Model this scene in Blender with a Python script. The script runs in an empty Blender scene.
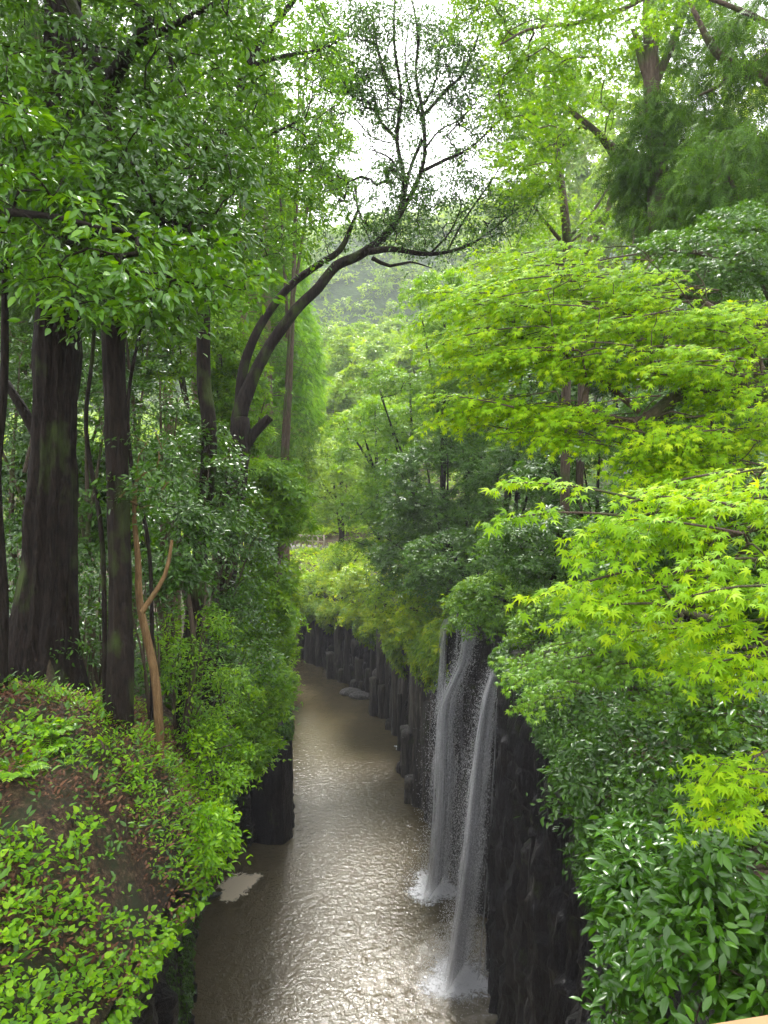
import bpy, math
import numpy as np

# ------------------------------------------------------------------ basics
H, F = 22.0, 768.0                      # eye height above the water, focal length in pixels of the frame
PITCH = math.radians(6.0)
SP, CP = math.sin(PITCH), math.cos(PITCH)
UP = np.array([0., 0., 1.])
scene = bpy.context.scene
COL = scene.collection

def P(u, v, t):
    """world point seen at (u, v), t metres along the view axis"""
    a, b = (u - 384) / F, (v - 512) / F
    return np.array([a * t, t * (CP - b * SP), H + t * (-SP - b * CP)])

def PZ(u, v, z):
    b = (v - 512) / F
    return P(u, v, (H - z) / (SP + b * CP))

def RNG(s): return np.random.default_rng(s)
def nrm(a): return a / np.maximum(np.linalg.norm(a, axis=-1, keepdims=True), 1e-9)

_r = RNG(7)
_K = [(_r.normal(size=(6, 3)), _r.uniform(0, 6.28, 6)) for _ in range(5)]
def noise(p, f=1.0):
    """smooth fractal noise about -1..1 of points (n,3)"""
    p = np.asarray(p, float)
    out = np.zeros(p.shape[:-1])
    amp = 1.0
    for K, ph in _K:
        s = np.sin(p @ (K.T * f) + ph)
        out += amp * (s[..., 0] * s[..., 1] + s[..., 2] * s[..., 3] + s[..., 4] * s[..., 5]) / 1.6
        f *= 2.05; amp *= .52
    return out * .6

class Geo:
    def __init__(s): s.V = []; s.F3 = []; s.F4 = []; s.n = 0; s.A = []
    def add(s, V, F3=None, F4=None, tint=None):
        V = np.asarray(V, float)
        if F3 is not None and len(F3): s.F3.append(np.asarray(F3, int) + s.n)
        if F4 is not None and len(F4): s.F4.append(np.asarray(F4, int) + s.n)
        s.V.append(V); s.n += len(V)
        s.A.append(np.full(len(V), .5) if tint is None else np.asarray(tint, float) * np.ones(len(V)))
        return s
    def build(s, name, mat, parent=None, smooth=False):
        V = np.concatenate(s.V); A = np.concatenate(s.A)
        off = np.zeros(3) if parent is None else world_loc(parent)
        V = V - off
        me = bpy.data.meshes.new(name)
        f3 = np.concatenate(s.F3) if s.F3 else np.zeros((0, 3), int)
        f4 = np.concatenate(s.F4) if s.F4 else np.zeros((0, 4), int)
        loops = np.concatenate([f3.ravel(), f4.ravel()]).astype(np.int32)
        me.vertices.add(len(V)); me.vertices.foreach_set('co', V.astype(np.float32).ravel())
        me.loops.add(len(loops)); me.loops.foreach_set('vertex_index', loops)
        me.polygons.add(len(f3) + len(f4))
        st = np.concatenate([np.arange(len(f3)) * 3, len(f3) * 3 + np.arange(len(f4)) * 4]).astype(np.int32)
        me.polygons.foreach_set('loop_start', st)
        if smooth: me.polygons.foreach_set('use_smooth', np.ones(len(st), bool))
        at = me.attributes.new('tint', 'FLOAT', 'POINT'); at.data.foreach_set('value', A.astype(np.float32))
        me.materials.append(mat)
        me.update(calc_edges=True)
        o = bpy.data.objects.new(name, me); COL.objects.link(o)
        if parent is not None: o.parent = parent
        return o

def world_loc(o):
    l = np.array(o.location)
    if o.parent is not None: l = l + world_loc(o.parent)
    return l

def tag(o, label=None, cat=None, group=None, kind=None):
    if label: o['label'] = label
    if cat: o['category'] = cat
    if group: o['group'] = group
    if kind: o['kind'] = kind
    return o

def empty(name, loc, label, cat, group=None):
    o = bpy.data.objects.new(name, None); COL.objects.link(o); o.location = [float(c) for c in loc]
    o.empty_display_size = .3
    return tag(o, label, cat, group)

# ------------------------------------------------------------------ materials
class NT:
    def __init__(s, name):
        s.m = bpy.data.materials.new(name); s.m.use_nodes = True
        s.t = s.m.node_tree; s.t.nodes.clear()
        s.out = s.t.nodes.new('ShaderNodeOutputMaterial')
    def n(s, typ, **kw):
        nd = s.t.nodes.new('ShaderNode' + typ)
        for k, v in kw.items():
            if k.startswith('_'): setattr(nd, k[1:], v)
            else:
                key = int(k[1:]) if k[0] == 'i' and k[1:].isdigit() else k.replace('_', ' ')
                if hasattr(v, 'is_linked') or isinstance(v, bpy.types.NodeSocket): s.t.links.new(v, nd.inputs[key])
                else: nd.inputs[key].default_value = v
        return nd
    def link(s, a, b): s.t.links.new(a, b)
    def ramp(s, fac, stops, interp='LINEAR'):
        nd = s.t.nodes.new('ShaderNodeValToRGB'); cr = nd.color_ramp; cr.interpolation = interp
        while len(cr.elements) > 1: cr.elements.remove(cr.elements[-1])
        for i, (p, c) in enumerate(stops):
            e = cr.elements[0] if i == 0 else cr.elements.new(p)
            e.position = p; e.color = (*c, 1) if len(c) == 3 else c
        s.link(fac, nd.inputs[0]); return nd.outputs[0]
    def coords(s, scale=(1, 1, 1)):
        g = s.n('NewGeometry')
        mp = s.t.nodes.new('ShaderNodeMapping'); mp.inputs['Scale'].default_value = scale
        s.link(g.outputs['Position'], mp.inputs['Vector']); return mp.outputs[0]

def leaf_mat(name, dark, mid, light, rough=.42, trans=.35, spec=.5, odd=None):
    m = NT(name)
    a = m.n('Attribute', _attribute_name='tint')
    stops = [(0, dark), (.5, mid), (.93, light)]
    if odd: stops += [(.97, light), (.99, odd)]
    c = m.ramp(a.outputs['Fac'], stops)
    pr = m.n('BsdfPrincipled', Base_Color=c, Roughness=rough)
    pr.inputs['Specular IOR Level'].default_value = spec
    hs = m.n('HueSaturation', Color=c); hs.inputs['Hue'].default_value = .485; hs.inputs['Saturation'].default_value = 1.1; hs.inputs['Value'].default_value = 1.5
    tr = m.n('BsdfTranslucent', Color=hs.outputs[0])
    mx = m.n('MixShader', Fac=trans); m.link(pr.outputs[0], mx.inputs[1]); m.link(tr.outputs[0], mx.inputs[2])
    m.link(mx.outputs[0], m.out.inputs[0]); return m.m

def bark_mat(name, c1, c2, moss=(.06, .09, .02), mossy=.3, scale=1.0, rough=.75):
    m = NT(name)
    v = m.coords((6 * scale, 6 * scale, 1.1 * scale))
    n1 = m.n('TexNoise', Vector=v, Scale=3.0, Detail=6.0, Roughness=.65)
    n2 = m.n('TexNoise', Vector=m.coords((1, 1, .6)), Scale=1.7, Detail=4.0)
    c = m.ramp(n1.outputs[0], [(.3, c1), (.7, c2)])
    f = m.ramp(n2.outputs[0], [(.62 - mossy * .4, (0, 0, 0)), (.8 - mossy * .3, (1, 1, 1))])
    mx = m.n('Mix', _data_type='RGBA'); m.link(f, mx.inputs[0]); m.link(c, mx.inputs[6]); mx.inputs[7].default_value = (*moss, 1)
    b = m.n('Bump', Height=n1.outputs[0], Strength=1.0, Distance=.09)
    pr = m.n('BsdfPrincipled', Base_Color=mx.outputs[2], Roughness=rough, Normal=b.outputs[0]); pr.inputs['Specular IOR Level'].default_value = .15
    m.link(pr.outputs[0], m.out.inputs[0]); return m.m

def rock_mat(name, c1, c2, c3, vstretch=.25, rough=.45, moss=.0, sc=1.0):
    m = NT(name)
    v = m.coords((sc, sc, vstretch * sc))
    n1 = m.n('TexNoise', Vector=v, Scale=1.6, Detail=8.0, Roughness=.6)
    n2 = m.n('TexNoise', Vector=m.coords((4 * sc, 4 * sc, .3 * sc)), Scale=2.2, Detail=10.0, Roughness=.78)
    c = m.ramp(n1.outputs[0], [(.3, c1), (.52, c2), (.75, c3)])
    st = m.ramp(n2.outputs[0], [(.36, (.3, .3, .3)), (.52, (.9, .9, .9)), (.62, (1.6, 1.55, 1.5)), (.7, (3.0, 2.9, 2.7))])
    mu = m.n('Mix', _data_type='RGBA', _blend_type='MULTIPLY'); mu.inputs[0].default_value = 1
    m.link(c, mu.inputs[6]); m.link(st, mu.inputs[7])
    n3 = m.n('TexNoise', Vector=m.coords((1, 1, 1)), Scale=.9, Detail=7.0, Roughness=.7)
    f = m.ramp(n3.outputs[0], [(.62 - moss * .3, (0, 0, 0)), (.7 - moss * .2, (1, 1, 1))])
    mx = m.n('Mix', _data_type='RGBA'); m.link(f, mx.inputs[0]); m.link(mu.outputs[2], mx.inputs[6]); mx.inputs[7].default_value = (.045, .06, .018, 1)
    b1 = m.n('Bump', Height=n2.outputs[0], Strength=.8, Distance=.12)
    b2 = m.n('Bump', Height=n1.outputs[0], Strength=.9, Distance=.4, Normal=b1.outputs[0])
    pr = m.n('BsdfPrincipled', Base_Color=mx.outputs[2], Roughness=rough, Normal=b2.outputs[0])
    m.link(pr.outputs[0], m.out.inputs[0]); return m.m

M = {}
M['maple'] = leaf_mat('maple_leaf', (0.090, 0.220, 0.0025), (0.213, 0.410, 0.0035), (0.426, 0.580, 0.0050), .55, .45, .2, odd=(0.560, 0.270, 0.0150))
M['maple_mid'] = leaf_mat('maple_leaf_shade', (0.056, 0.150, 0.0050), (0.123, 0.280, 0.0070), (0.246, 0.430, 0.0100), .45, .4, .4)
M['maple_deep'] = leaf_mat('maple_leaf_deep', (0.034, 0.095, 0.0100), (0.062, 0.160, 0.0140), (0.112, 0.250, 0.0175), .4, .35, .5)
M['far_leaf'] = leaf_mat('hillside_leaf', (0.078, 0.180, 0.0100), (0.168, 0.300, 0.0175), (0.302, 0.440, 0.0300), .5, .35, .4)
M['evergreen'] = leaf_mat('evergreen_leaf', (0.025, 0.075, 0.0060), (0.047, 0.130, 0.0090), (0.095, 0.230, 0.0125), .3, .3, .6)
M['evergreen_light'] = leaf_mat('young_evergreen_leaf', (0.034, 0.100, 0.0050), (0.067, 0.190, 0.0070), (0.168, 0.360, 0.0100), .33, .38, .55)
M['shrub'] = leaf_mat('glossy_shrub_leaf', (0.022, 0.075, 0.0035), (0.040, 0.125, 0.0045), (0.084, 0.220, 0.0070), .3, .25, .5)
M['fresh'] = leaf_mat('fresh_groundcover_leaf', (0.090, 0.240, 0.0040), (0.190, 0.420, 0.0050), (0.336, 0.580, 0.0070), .42, .42, .4)
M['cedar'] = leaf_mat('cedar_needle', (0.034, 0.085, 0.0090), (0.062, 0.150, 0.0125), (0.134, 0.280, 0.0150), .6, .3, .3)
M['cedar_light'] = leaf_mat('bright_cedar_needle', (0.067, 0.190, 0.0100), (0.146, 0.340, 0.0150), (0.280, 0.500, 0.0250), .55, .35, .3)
M['creeper'] = leaf_mat('creeper_leaf', (0.08, 0.20, 0.0060), (0.25, 0.42, 0.0070), (0.50, 0.60, 0.0100), .4, .38, .45)
M['litter'] = leaf_mat('dry_leaf', (.07, .032, .018), (.14, .06, .03), (.26, .14, .07), .6, .1, .3)
M['bark_dark'] = bark_mat('dark_bark', (.004, .003, .002), (.034, .025, .018), mossy=.15)
M['bark_brown'] = bark_mat('brown_bark', (.05, .034, .024), (.15, .115, .08), mossy=.35)
M['bark_tan'] = bark_mat('tan_bark', (.12, .07, .03), (.30, .19, .085), mossy=.05)
M['bark_cedar'] = bark_mat('cedar_bark', (.09, .055, .035), (.24, .17, .12), mossy=.1)
M['twig_red'] = bark_mat('maple_twig', (.08, .03, .015), (.16, .06, .03), mossy=.0)
M['basalt'] = rock_mat('wet_basalt', (.03, .028, .025), (.075, .068, .057), (.20, .18, .14), .12, .45, .2, 1.4)
M['rock_dark'] = rock_mat('dark_cliff_rock', (.006, .005, .006), (.016, .013, .014), (.042, .036, .032), .35, .33, .12)
M['boulder'] = rock_mat('grey_boulder', (.10, .095, .09), (.20, .19, .18), (.34, .33, .31), 1.0, .5, 0.0, 2)
M['bank_rock'] = rock_mat('bank_rock', (.010, .009, .008), (.024, .021, .018), (.075, .066, .054), 2.2, .4, .3)
M['stone_wall'] = rock_mat('pale_stone', (.2, .18, .15), (.3, .28, .24), (.4, .38, .34), 1, .7, 0)

def ground_mat():
    m = NT('forest_soil')
    n1 = m.n('TexNoise', Vector=m.coords(), Scale=1.3, Detail=9.0, Roughness=.7)
    n2 = m.n('TexNoise', Vector=m.coords(), Scale=11.0, Detail=8.0, Roughness=.75)
    n3 = m.n('TexNoise', Vector=m.coords(), Scale=.55, Detail=6.0, Roughness=.65)
    c = m.ramp(n2.outputs[0], [(.36, (.016, .008, .004)), (.48, (.07, .036, .016)), (.56, (.15, .085, .04)), (.66, (.32, .21, .12))])
    f = m.ramp(n1.outputs[0], [(.46, (0, 0, 0)), (.60, (1, 1, 1))])
    mx = m.n('Mix', _data_type='RGBA'); m.link(f, mx.inputs[0]); m.link(c, mx.inputs[6]); mx.inputs[7].default_value = (.045, .055, .014, 1)
    g = m.n('NewGeometry'); sx = m.n('SeparateXYZ', Vector=g.outputs['Normal'])
    f2 = m.ramp(sx.outputs['Z'], [(.25, (1, 1, 1)), (.42, (0, 0, 0))])
    mr = m.n('Mix', _data_type='RGBA'); m.link(f2, mr.inputs[0]); m.link(mx.outputs[2], mr.inputs[6]); mr.inputs[7].default_value = (.050, .034, .018, 1)
    b = m.n('Bump', Height=n2.outputs[0], Strength=1.0, Distance=.2)
    pr = m.n('BsdfPrincipled', Base_Color=mr.outputs[2], Roughness=.75, Normal=b.outputs[0])
    m.link(pr.outputs[0], m.out.inputs[0]); return m.m
M['soil'] = ground_mat()

def hill_mat():
    m = NT('forested_hill')
    n1 = m.n('TexNoise', Vector=m.coords(), Scale=.25, Detail=8.0, Roughness=.7)
    c = m.ramp(n1.outputs[0], [(.3, (.02, .05, .015)), (.7, (.07, .13, .03))])
    b = m.n('Bump', Height=n1.outputs[0], Strength=1.0, Distance=3)
    pr = m.n('BsdfPrincipled', Base_Color=c, Roughness=.9, Normal=b.outputs[0])
    m.link(pr.outputs[0], m.out.inputs[0]); return m.m
M['hill'] = hill_mat()

FALL_FOOT = (2.9, 29.0)
def water_mat():
    m = NT('murky_river_water')
    g = m.n('NewGeometry')
    def dist(cx, cy):
        sub = m.n('VectorMath', _operation='SUBTRACT'); m.link(g.outputs['Position'], sub.inputs[0]); sub.inputs[1].default_value = (cx, cy, 0)
        ln = m.n('VectorMath', _operation='LENGTH'); m.link(sub.outputs[0], ln.inputs[0]); return ln.outputs['Value']
    n0 = m.n('TexNoise', Vector=m.coords((1, 1, 1)), Scale=.5, Detail=3.0)
    d = dist(*FALL_FOOT)
    dd = m.n('Math', _operation='MULTIPLY_ADD'); m.link(n0.outputs[0], dd.inputs[0]); dd.inputs[1].default_value = 2.2; m.link(d, dd.inputs[2])
    sn = m.n('Math', _operation='MULTIPLY'); m.link(dd.outputs[0], sn.inputs[0]); sn.inputs[1].default_value = 9.0
    sn2 = m.n('Math', _operation='SINE'); m.link(sn.outputs[0], sn2.inputs[0])
    fall = m.n('MapRange'); m.link(d, fall.inputs[0]); fall.inputs[1].default_value = 1; fall.inputs[2].default_value = 12; fall.inputs[3].default_value = .5; fall.inputs[4].default_value = 0
    ring = m.n('Math', _operation='MULTIPLY'); m.link(sn2.outputs[0], ring.inputs[0]); m.link(fall.outputs[0], ring.inputs[1])
    n1 = m.n('TexNoise', Vector=m.coords((1, 1.2, 1)), Scale=3.9, Detail=3.0, Roughness=.55, Distortion=.5)
    n2 = m.n('TexNoise', Vector=m.coords((1.6, 1, 1)), Scale=9.0, Detail=2.0, Distortion=.8)
    # ripples calm down away from the falls
    calm = m.n('MapRange'); m.link(d, calm.inputs[0]); calm.inputs[1].default_value = 12; calm.inputs[2].default_value = 34; calm.inputs[3].default_value = 1; calm.inputs[4].default_value = .3
    a1 = m.n('Math', _operation='MULTIPLY_ADD'); m.link(n2.outputs[0], a1.inputs[0]); a1.inputs[1].default_value = .35; m.link(n1.outputs[0], a1.inputs[2])
    a2 = m.n('Math', _operation='MULTIPLY_ADD'); m.link(ring.outputs[0], a2.inputs[0]); a2.inputs[1].default_value = .35; m.link(a1.outputs[0], a2.inputs[2])
    b = m.n('Bump', Height=a2.outputs[0], Distance=.045); m.link(calm.outputs[0], b.inputs['Strength'])
    foam = m.n('TexNoise', Vector=m.coords((1, 1, 1)), Scale=1.1, Detail=6.0, Roughness=.65, Distortion=.6)
    near = m.n('MapRange'); m.link(d, near.inputs[0]); near.inputs[1].default_value = .8; near.inputs[2].default_value = 6.5; near.inputs[3].default_value = .34; near.inputs[4].default_value = -.12
    fs = m.n('Math', _operation='ADD'); m.link(foam.outputs[0], fs.inputs[0]); m.link(near.outputs[0], fs.inputs[1])
    c = m.ramp(fs.outputs[0], [(.3, (.098, .080, .042)), (.6, (.118, .098, .056)), (.78, (.30, .27, .21)), (.95, (.6, .58, .54))])
    pr = m.n('BsdfPrincipled', Base_Color=c, Roughness=.09, Normal=b.outputs[0]); pr.inputs['IOR'].default_value = 1.36
    pr.inputs['Specular IOR Level'].default_value = .6
    m.link(pr.outputs[0], m.out.inputs[0]); return m.m
M['water'] = water_mat()

def foam_mat(name, col, lo, hi, scale, radial=False):
    m = NT(name)
    a = m.n('Attribute', _attribute_name='tint')
    n1 = m.n('TexNoise', Vector=m.coords((1, 1, 1)), Scale=scale, Detail=9.0, Roughness=.7, Distortion=.8)
    ad = m.n('Math', _operation='ADD'); m.link(n1.outputs[0], ad.inputs[0]); m.link(a.outputs['Fac'], ad.inputs[1])
    f = m.ramp(ad.outputs[0], [(lo, (0, 0, 0)), (hi, (1, 1, 1))])
    tr = m.n('BsdfTransparent')
    pr = m.n('BsdfPrincipled', Base_Color=(*col, 1), Roughness=.7)
    mx = m.n('MixShader'); m.link(f, mx.inputs[0]); m.link(tr.outputs[0], mx.inputs[1]); m.link(pr.outputs[0], mx.inputs[2])
    m.link(mx.outputs[0], m.out.inputs[0]); return m.m
M['foam_white'] = foam_mat('white_foam', (.85, .86, .88), .80, 1.5, 4.5)
M['foam_tan'] = foam_mat('tan_scum_foam', (.72, .62, .46), .86, 1.10, 2.2)

def fall_mat(name, dens):
    m = NT(name)
    uv = m.n('UVMap', _uv_map='flow')
    mp = m.t.nodes.new('ShaderNodeMapping'); mp.inputs['Scale'].default_value = (1, .10, 1); m.link(uv.outputs[0], mp.inputs['Vector'])
    n1 = m.n('TexNoise', Vector=mp.outputs[0], Scale=9.0, Detail=8.0, Roughness=.72)
    mp2 = m.t.nodes.new('ShaderNodeMapping'); mp2.inputs['Scale'].default_value = (1, .38, 1); m.link(uv.outputs[0], mp2.inputs['Vector'])
    n2 = m.n('TexNoise', Vector=mp2.outputs[0], Scale=34.0, Detail=4.0, Roughness=.8)
    a = m.n('Attribute', _attribute_name='tint')
    s1 = m.n('Math', _operation='MULTIPLY_ADD'); m.link(n2.outputs[0], s1.inputs[0]); s1.inputs[1].default_value = 1.25; m.link(n1.outputs[0], s1.inputs[2])
    s2 = m.n('Math', _operation='ADD'); m.link(s1.outputs[0], s2.inputs[0]); m.link(a.outputs['Fac'], s2.inputs[1])
    s2 = m.n('Math', _operation='MULTIPLY_ADD', i0=s2.outputs[0], i1=.5, i2=0.0)
    bp = m.n('Bump', Height=n1.outputs[0], Strength=1.0, Distance=.25)
    f = m.ramp(s2.outputs[0], [(0, (0, 0, 0)), (.60, (0, 0, 0)), (.72, (dens * .35, dens * .35, dens * .35)), (.9, (dens, dens, dens))])
    tr = m.n('BsdfTransparent')
    df = m.n('BsdfPrincipled', Base_Color=(.97, .97, 1, 1), Roughness=.3, Normal=bp.outputs[0])
    tl = m.n('BsdfTranslucent', Color=(.95, .96, 1, 1))
    m1 = m.n('MixShader', Fac=.4); m.link(df.outputs[0], m1.inputs[1]); m.link(tl.outputs[0], m1.inputs[2])
    mx = m.n('MixShader'); m.link(f, mx.inputs[0]); m.link(tr.outputs[0], mx.inputs[1]); m.link(m1.outputs[0], mx.inputs[2])
    m.link(mx.outputs[0], m.out.inputs[0]); return m.m
M['fall'] = fall_mat('falling_water', .9)

def plain(name, c, rough=.6):
    m = NT(name)
    n = m.n('TexNoise', Vector=m.coords((1, 1, 1)), Scale=14.0, Detail=5.0)
    r = m.ramp(n.outputs[0], [(.3, tuple(x * .75 for x in c)), (.7, tuple(min(1, x * 1.2) for x in c))])
    pr = m.n('BsdfPrincipled', Base_Color=r, Roughness=rough); m.link(pr.outputs[0], m.out.inputs[0]); return m.m
M['spray'] = plain('water_drop', (.85, .86, .9), .3)
M['rail_wood'] = plain('bridge_rail_wood', (.42, .24, .12), .5)
M['fence_wood'] = plain('weathered_fence', (.33, .27, .22), .7)

# ------------------------------------------------------------------ river outline and terrain
# water's edge (foot) on each bank, and the lip of the cliff above it
LF = np.array([(-3.4, -15), (-3.9, 4), (-4.5, 8), (-5.2, 14), (-6.4, 20), (-7.5, 27), (-8.6, 32), (-8.7, 36.5), (-7.9, 38.9), (-5.9, 39.6), (-5.5, 40.3), (-5.7, 42), (-6.9, 46), (-7.8, 53), (-8, 60), (-8.2, 66), (-10.5, 70), (-16, 74), (-40, 82)], float)
LT = np.array([(-2.4, -15), (-2.6, 4), (-3.3, 8), (-3.25, 13), (-4.4, 18), (-5.0, 23), (-6.0, 29), (-6.5, 34), (-6.6, 38.4), (-6.0, 39.8), (-5.7, 40.5), (-5.7, 42), (-6.5, 46), (-7.2, 53), (-7.5, 60), (-7.8, 66), (-10.3, 70.2), (-16, 74.2), (-40, 82.2)], float)
RF = np.array([(1.8, -15), (2.1, 4), (2.7, 8), (4.0, 12), (5.0, 18), (4.6, 24), (4.3, 28), (4.7, 29.4), (5.7, 30.5), (5.6, 32), (4.5, 33.2), (3.9, 34.5), (3.2, 38), (2.9, 42), (2.6, 47), (1.2, 55), (-.7, 62), (-3.3, 66.5), (-6.0, 71), (-11, 76.5), (-18, 81), (-40, 90)], float)
RT = RF + np.array([.5, .0])
RT[:8, 0] += .1
zL = ([-15, 4, 8, 10, 13, 18, 23, 30, 38, 41, 46, 55, 66, 80], [15.6, 15.2, 14.9, 14.6, 13.7, 12.2, 10.6, 9.5, 7.0, 5.4, 6.4, 7.4, 6.6, 7.5])
zR = ([-15, 4, 8, 12, 18, 24, 31, 38, 47, 55, 63, 71, 90], [18.6, 18.4, 17.0, 15.5, 14.4, 13.8, 13.3, 12.2, 9.6, 8.4, 6.9, 6.2, 5.4])

def seg_dist(x, y, poly):
    best = np.full(x.shape, 1e9)
    for (x0, y0), (x1, y1) in zip(poly[:-1], poly[1:]):
        dx, dy = x1 - x0, y1 - y0
        t = np.clip(((x - x0) * dx + (y - y0) * dy) / (dx * dx + dy * dy), 0, 1)
        best = np.minimum(best, np.hypot(x - x0 - t * dx, y - y0 - t * dy))
    return best

def inside(x, y, poly):
    c = np.zeros(x.shape, bool)
    n = len(poly)
    for i in range(n):
        x0, y0 = poly[i]; x1, y1 = poly[(i + 1) % n]
        if y0 == y1: continue
        cond = ((y0 > y) != (y1 > y)) & (x < (x1 - x0) * (y - y0) / (y1 - y0) + x0)
        c ^= cond
    return c

RIVER = np.concatenate([LT, RT[::-1]])
def ground(x, y):
    x = np.asarray(x, float); y = np.asarray(y, float)
    ins = inside(x, y, RIVER)
    dl, dr = seg_dist(x, y, LT), seg_dist(x, y, RT)
    left = (dl < dr)
    pts = np.stack([x, y, 0 * x], -1)
    nz = noise(pts, .35)
    hl = np.interp(y, *zL) + np.interp(y, [5, 8, 10.5, 12.5], [.7, 1.2, 2.3, 3.15]) * (1 - np.exp(-dl / np.interp(y, [8.5, 11.5, 20, 26], [1.3, .5, .7, 1.3]))) + np.minimum(.16 * dl, 22) + .35 * nz * np.minimum(1, dl)
    hr = np.interp(y, *zR) + 1.6 * (1 - np.exp(-dr / 2.0)) + np.minimum(.24 * dr, np.interp(y, [60, 130], [26, 9])) + .4 * nz * np.minimum(1, dr)
    hl = hl + np.where((y < 24) & (x > -14), .17 * noise(pts + 3.3, 1.5) * np.minimum(1, dl), 0)
    near = np.clip((y - 90) / 120, 0, 1)
    hr = hr + 6 * near * near * (3 - 2 * near) * np.clip(dr / 60, 0, 1)
    h = np.where(left, hl, hr)
    return np.where(ins, -1.2, h)

def axis(parts):
    out = [np.linspace(a, b, n, endpoint=False) for a, b, n in parts]
    return np.concatenate(out + [[parts[-1][1]]])
gx = axis([(-420, -60, 30), (-60, -14, 46), (-14, -9, 20), (-9, -2.5, 52), (-2.5, 10, 50), (10, 50, 40), (50, 420, 30)])
gy = axis([(-40, -6, 20), (-6, 6, 24), (6, 18, 90), (18, 50, 80), (50, 95, 75), (95, 200, 40), (200, 460, 26)])
X, Y = np.meshgrid(gx, gy)
Z = ground(X, Y)
nx, ny = len(gx), len(gy)
idx = np.arange(nx * ny).reshape(ny, nx)
quads = np.stack([idx[:-1, :-1], idx[:-1, 1:], idx[1:, 1:], idx[1:, :-1]], -1).reshape(-1, 4)
quads = quads[Z.ravel()[quads].min(1) > -1]       # the gorge itself is open: rock faces and water fill it
g = Geo().add(np.stack([X, Y, Z], -1).reshape(-1, 3), F4=quads)
tag(g.build('ground', M['soil'], smooth=True), 'wooded banks of brown soil above the gorge', kind='structure')

w = Geo().add([(-60, -40, 0), (40, -40, 0), (40, 100, 0), (-60, 100, 0)], F4=[(0, 1, 2, 3)])
tag(w.build('water', M['water']), 'murky brown river water filling the gorge', kind='structure')

# far hills: ridge behind the trees, seen pale through the rain haze
def hill(name, x0, x1, y0, y1, fn, label, n=90):
    xs, ys = np.linspace(x0, x1, n), np.linspace(y0, y1, n)
    X, Y = np.meshgrid(xs, ys); Z = fn(X, Y)
    idx = np.arange(n * n).reshape(n, n)
    q = np.stack([idx[:-1, :-1], idx[:-1, 1:], idx[1:, 1:], idx[1:, :-1]], -1).reshape(-1, 4)
    tag(Geo().add(np.stack([X, Y, Z], -1).reshape(-1, 3), F4=q).build(name, M['hill'], smooth=True), label, kind='structure')
def ridge(X, Y):
    s = np.clip((Y - 175) / 130, 0, 1); s = s * s * (3 - 2 * s)
    top = 90 + 14 * np.sin(X * .012 + .7) + 30 * np.clip((np.abs(X - 10) - 30) / 120, 0, 1)
    return 8 + s * (top - 8) + noise(np.stack([X, Y, 0 * X], -1), .03) * 6 * s
hill('hills', -420, 420, 172, 420, ridge, 'pale hazy wooded hill closing the valley')

# ------------------------------------------------------------------ cliffs
def resample(poly, step):
    poly = np.asarray(poly, float)
    d = np.r_[0, np.cumsum(np.linalg.norm(np.diff(poly, axis=0), axis=1))]
    s = np.arange(0, d[-1], step)
    return np.stack([np.interp(s, d, poly[:, k]) for k in range(poly.shape[1])], -1), s

POW = 7
def cliff(name, foot, lip, ztab, mat, label, side, strata=0., ribs=0., seed=1):
    """rock face lofted from the water's edge up to the lip; side=+1 faces +x"""
    n = len(foot)
    both = np.concatenate([foot, lip], 1)
    pts, s = resample(both, .2)
    rows = 70
    V = []
    for k in range(rows + 3):
        f = min(k, rows) / rows
        ft, lp = pts[:, :2], pts[:, 2:]
        ze = np.interp(lp[:, 1], *ztab)
        z = -1.0 + f * (ze + 1.0)
        tan = np.gradient(ft, axis=0); tan /= np.linalg.norm(tan, axis=1, keepdims=True)
        nor = np.stack([tan[:, 1], -tan[:, 0]], -1) * side       # towards the water
        blend = f ** POW
        xy = ft * (1 - blend) + lp * blend
        if k > rows:
            xy = xy - nor * (.5 * (k - rows)); z = z - .25 + .25 * (k - rows)
        p3 = np.stack([xy[:, 0], xy[:, 1], z], -1)
        dsp = noise(p3 * [1, 1, .5], .7) * .32 + noise(p3 * [1, 1, .6], 2.6) * .13
        if strata: q3 = np.floor((z + .5 * noise(p3 * [1, 1, 0], .5)) / .55); dsp = dsp + strata * 1.3 * np.sin(q3 * 12.9 + np.floor(s / 1.7) * 4.1)
        if strata: dsp = dsp + strata * noise(np.stack([p3[:, 0] * .15, p3[:, 1] * .15, p3[:, 2]], -1), 1.6)
        def hsh(a_, b_): return np.modf(np.abs(np.sin(a_ * 12.9898 + b_ * 78.233) * 43758.5453))[0] - .5
        jx = np.floor((s + .25 * noise(p3 * [.3, .3, 1], 1.1)) / .75)
        dsp = dsp + .50 * hsh(jx, np.floor((z + 1.7 * hsh(jx, 3)) / 2.3)) + .22 * hsh(np.floor(s / .4), np.floor(z / .9))
        if ribs: dsp = dsp + ribs * (np.abs(np.sin(s * 2.3 + 1.3 * np.sin(s * .7) + .15 * z)) - .5) + ribs * .6 * np.abs(np.sin(s * 5.9 + .3 * np.sin(z)))
        p3[:, :2] += nor * dsp[:, None]
        V.append(p3)
    V = np.array(V); m = V.shape[1]
    idx = np.arange(V.shape[0] * m).reshape(V.shape[0], m)
    q = np.stack([idx[:-1, :-1], idx[:-1, 1:], idx[1:, 1:], idx[1:, :-1]], -1).reshape(-1, 4)
    o = Geo().add(V.reshape(-1, 3), F4=q).build(name, mat, smooth=False)
    return tag(o, label, kind='structure')
cliff('left_cliff', LF, LT, zL, M['bank_rock'], 'undercut dark rock face below the left bank', 1, strata=.16)
cliff('right_cliff', RF, RT, zR, M['rock_dark'], 'wet black rock face behind the waterfalls', -1, ribs=.18)

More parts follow.
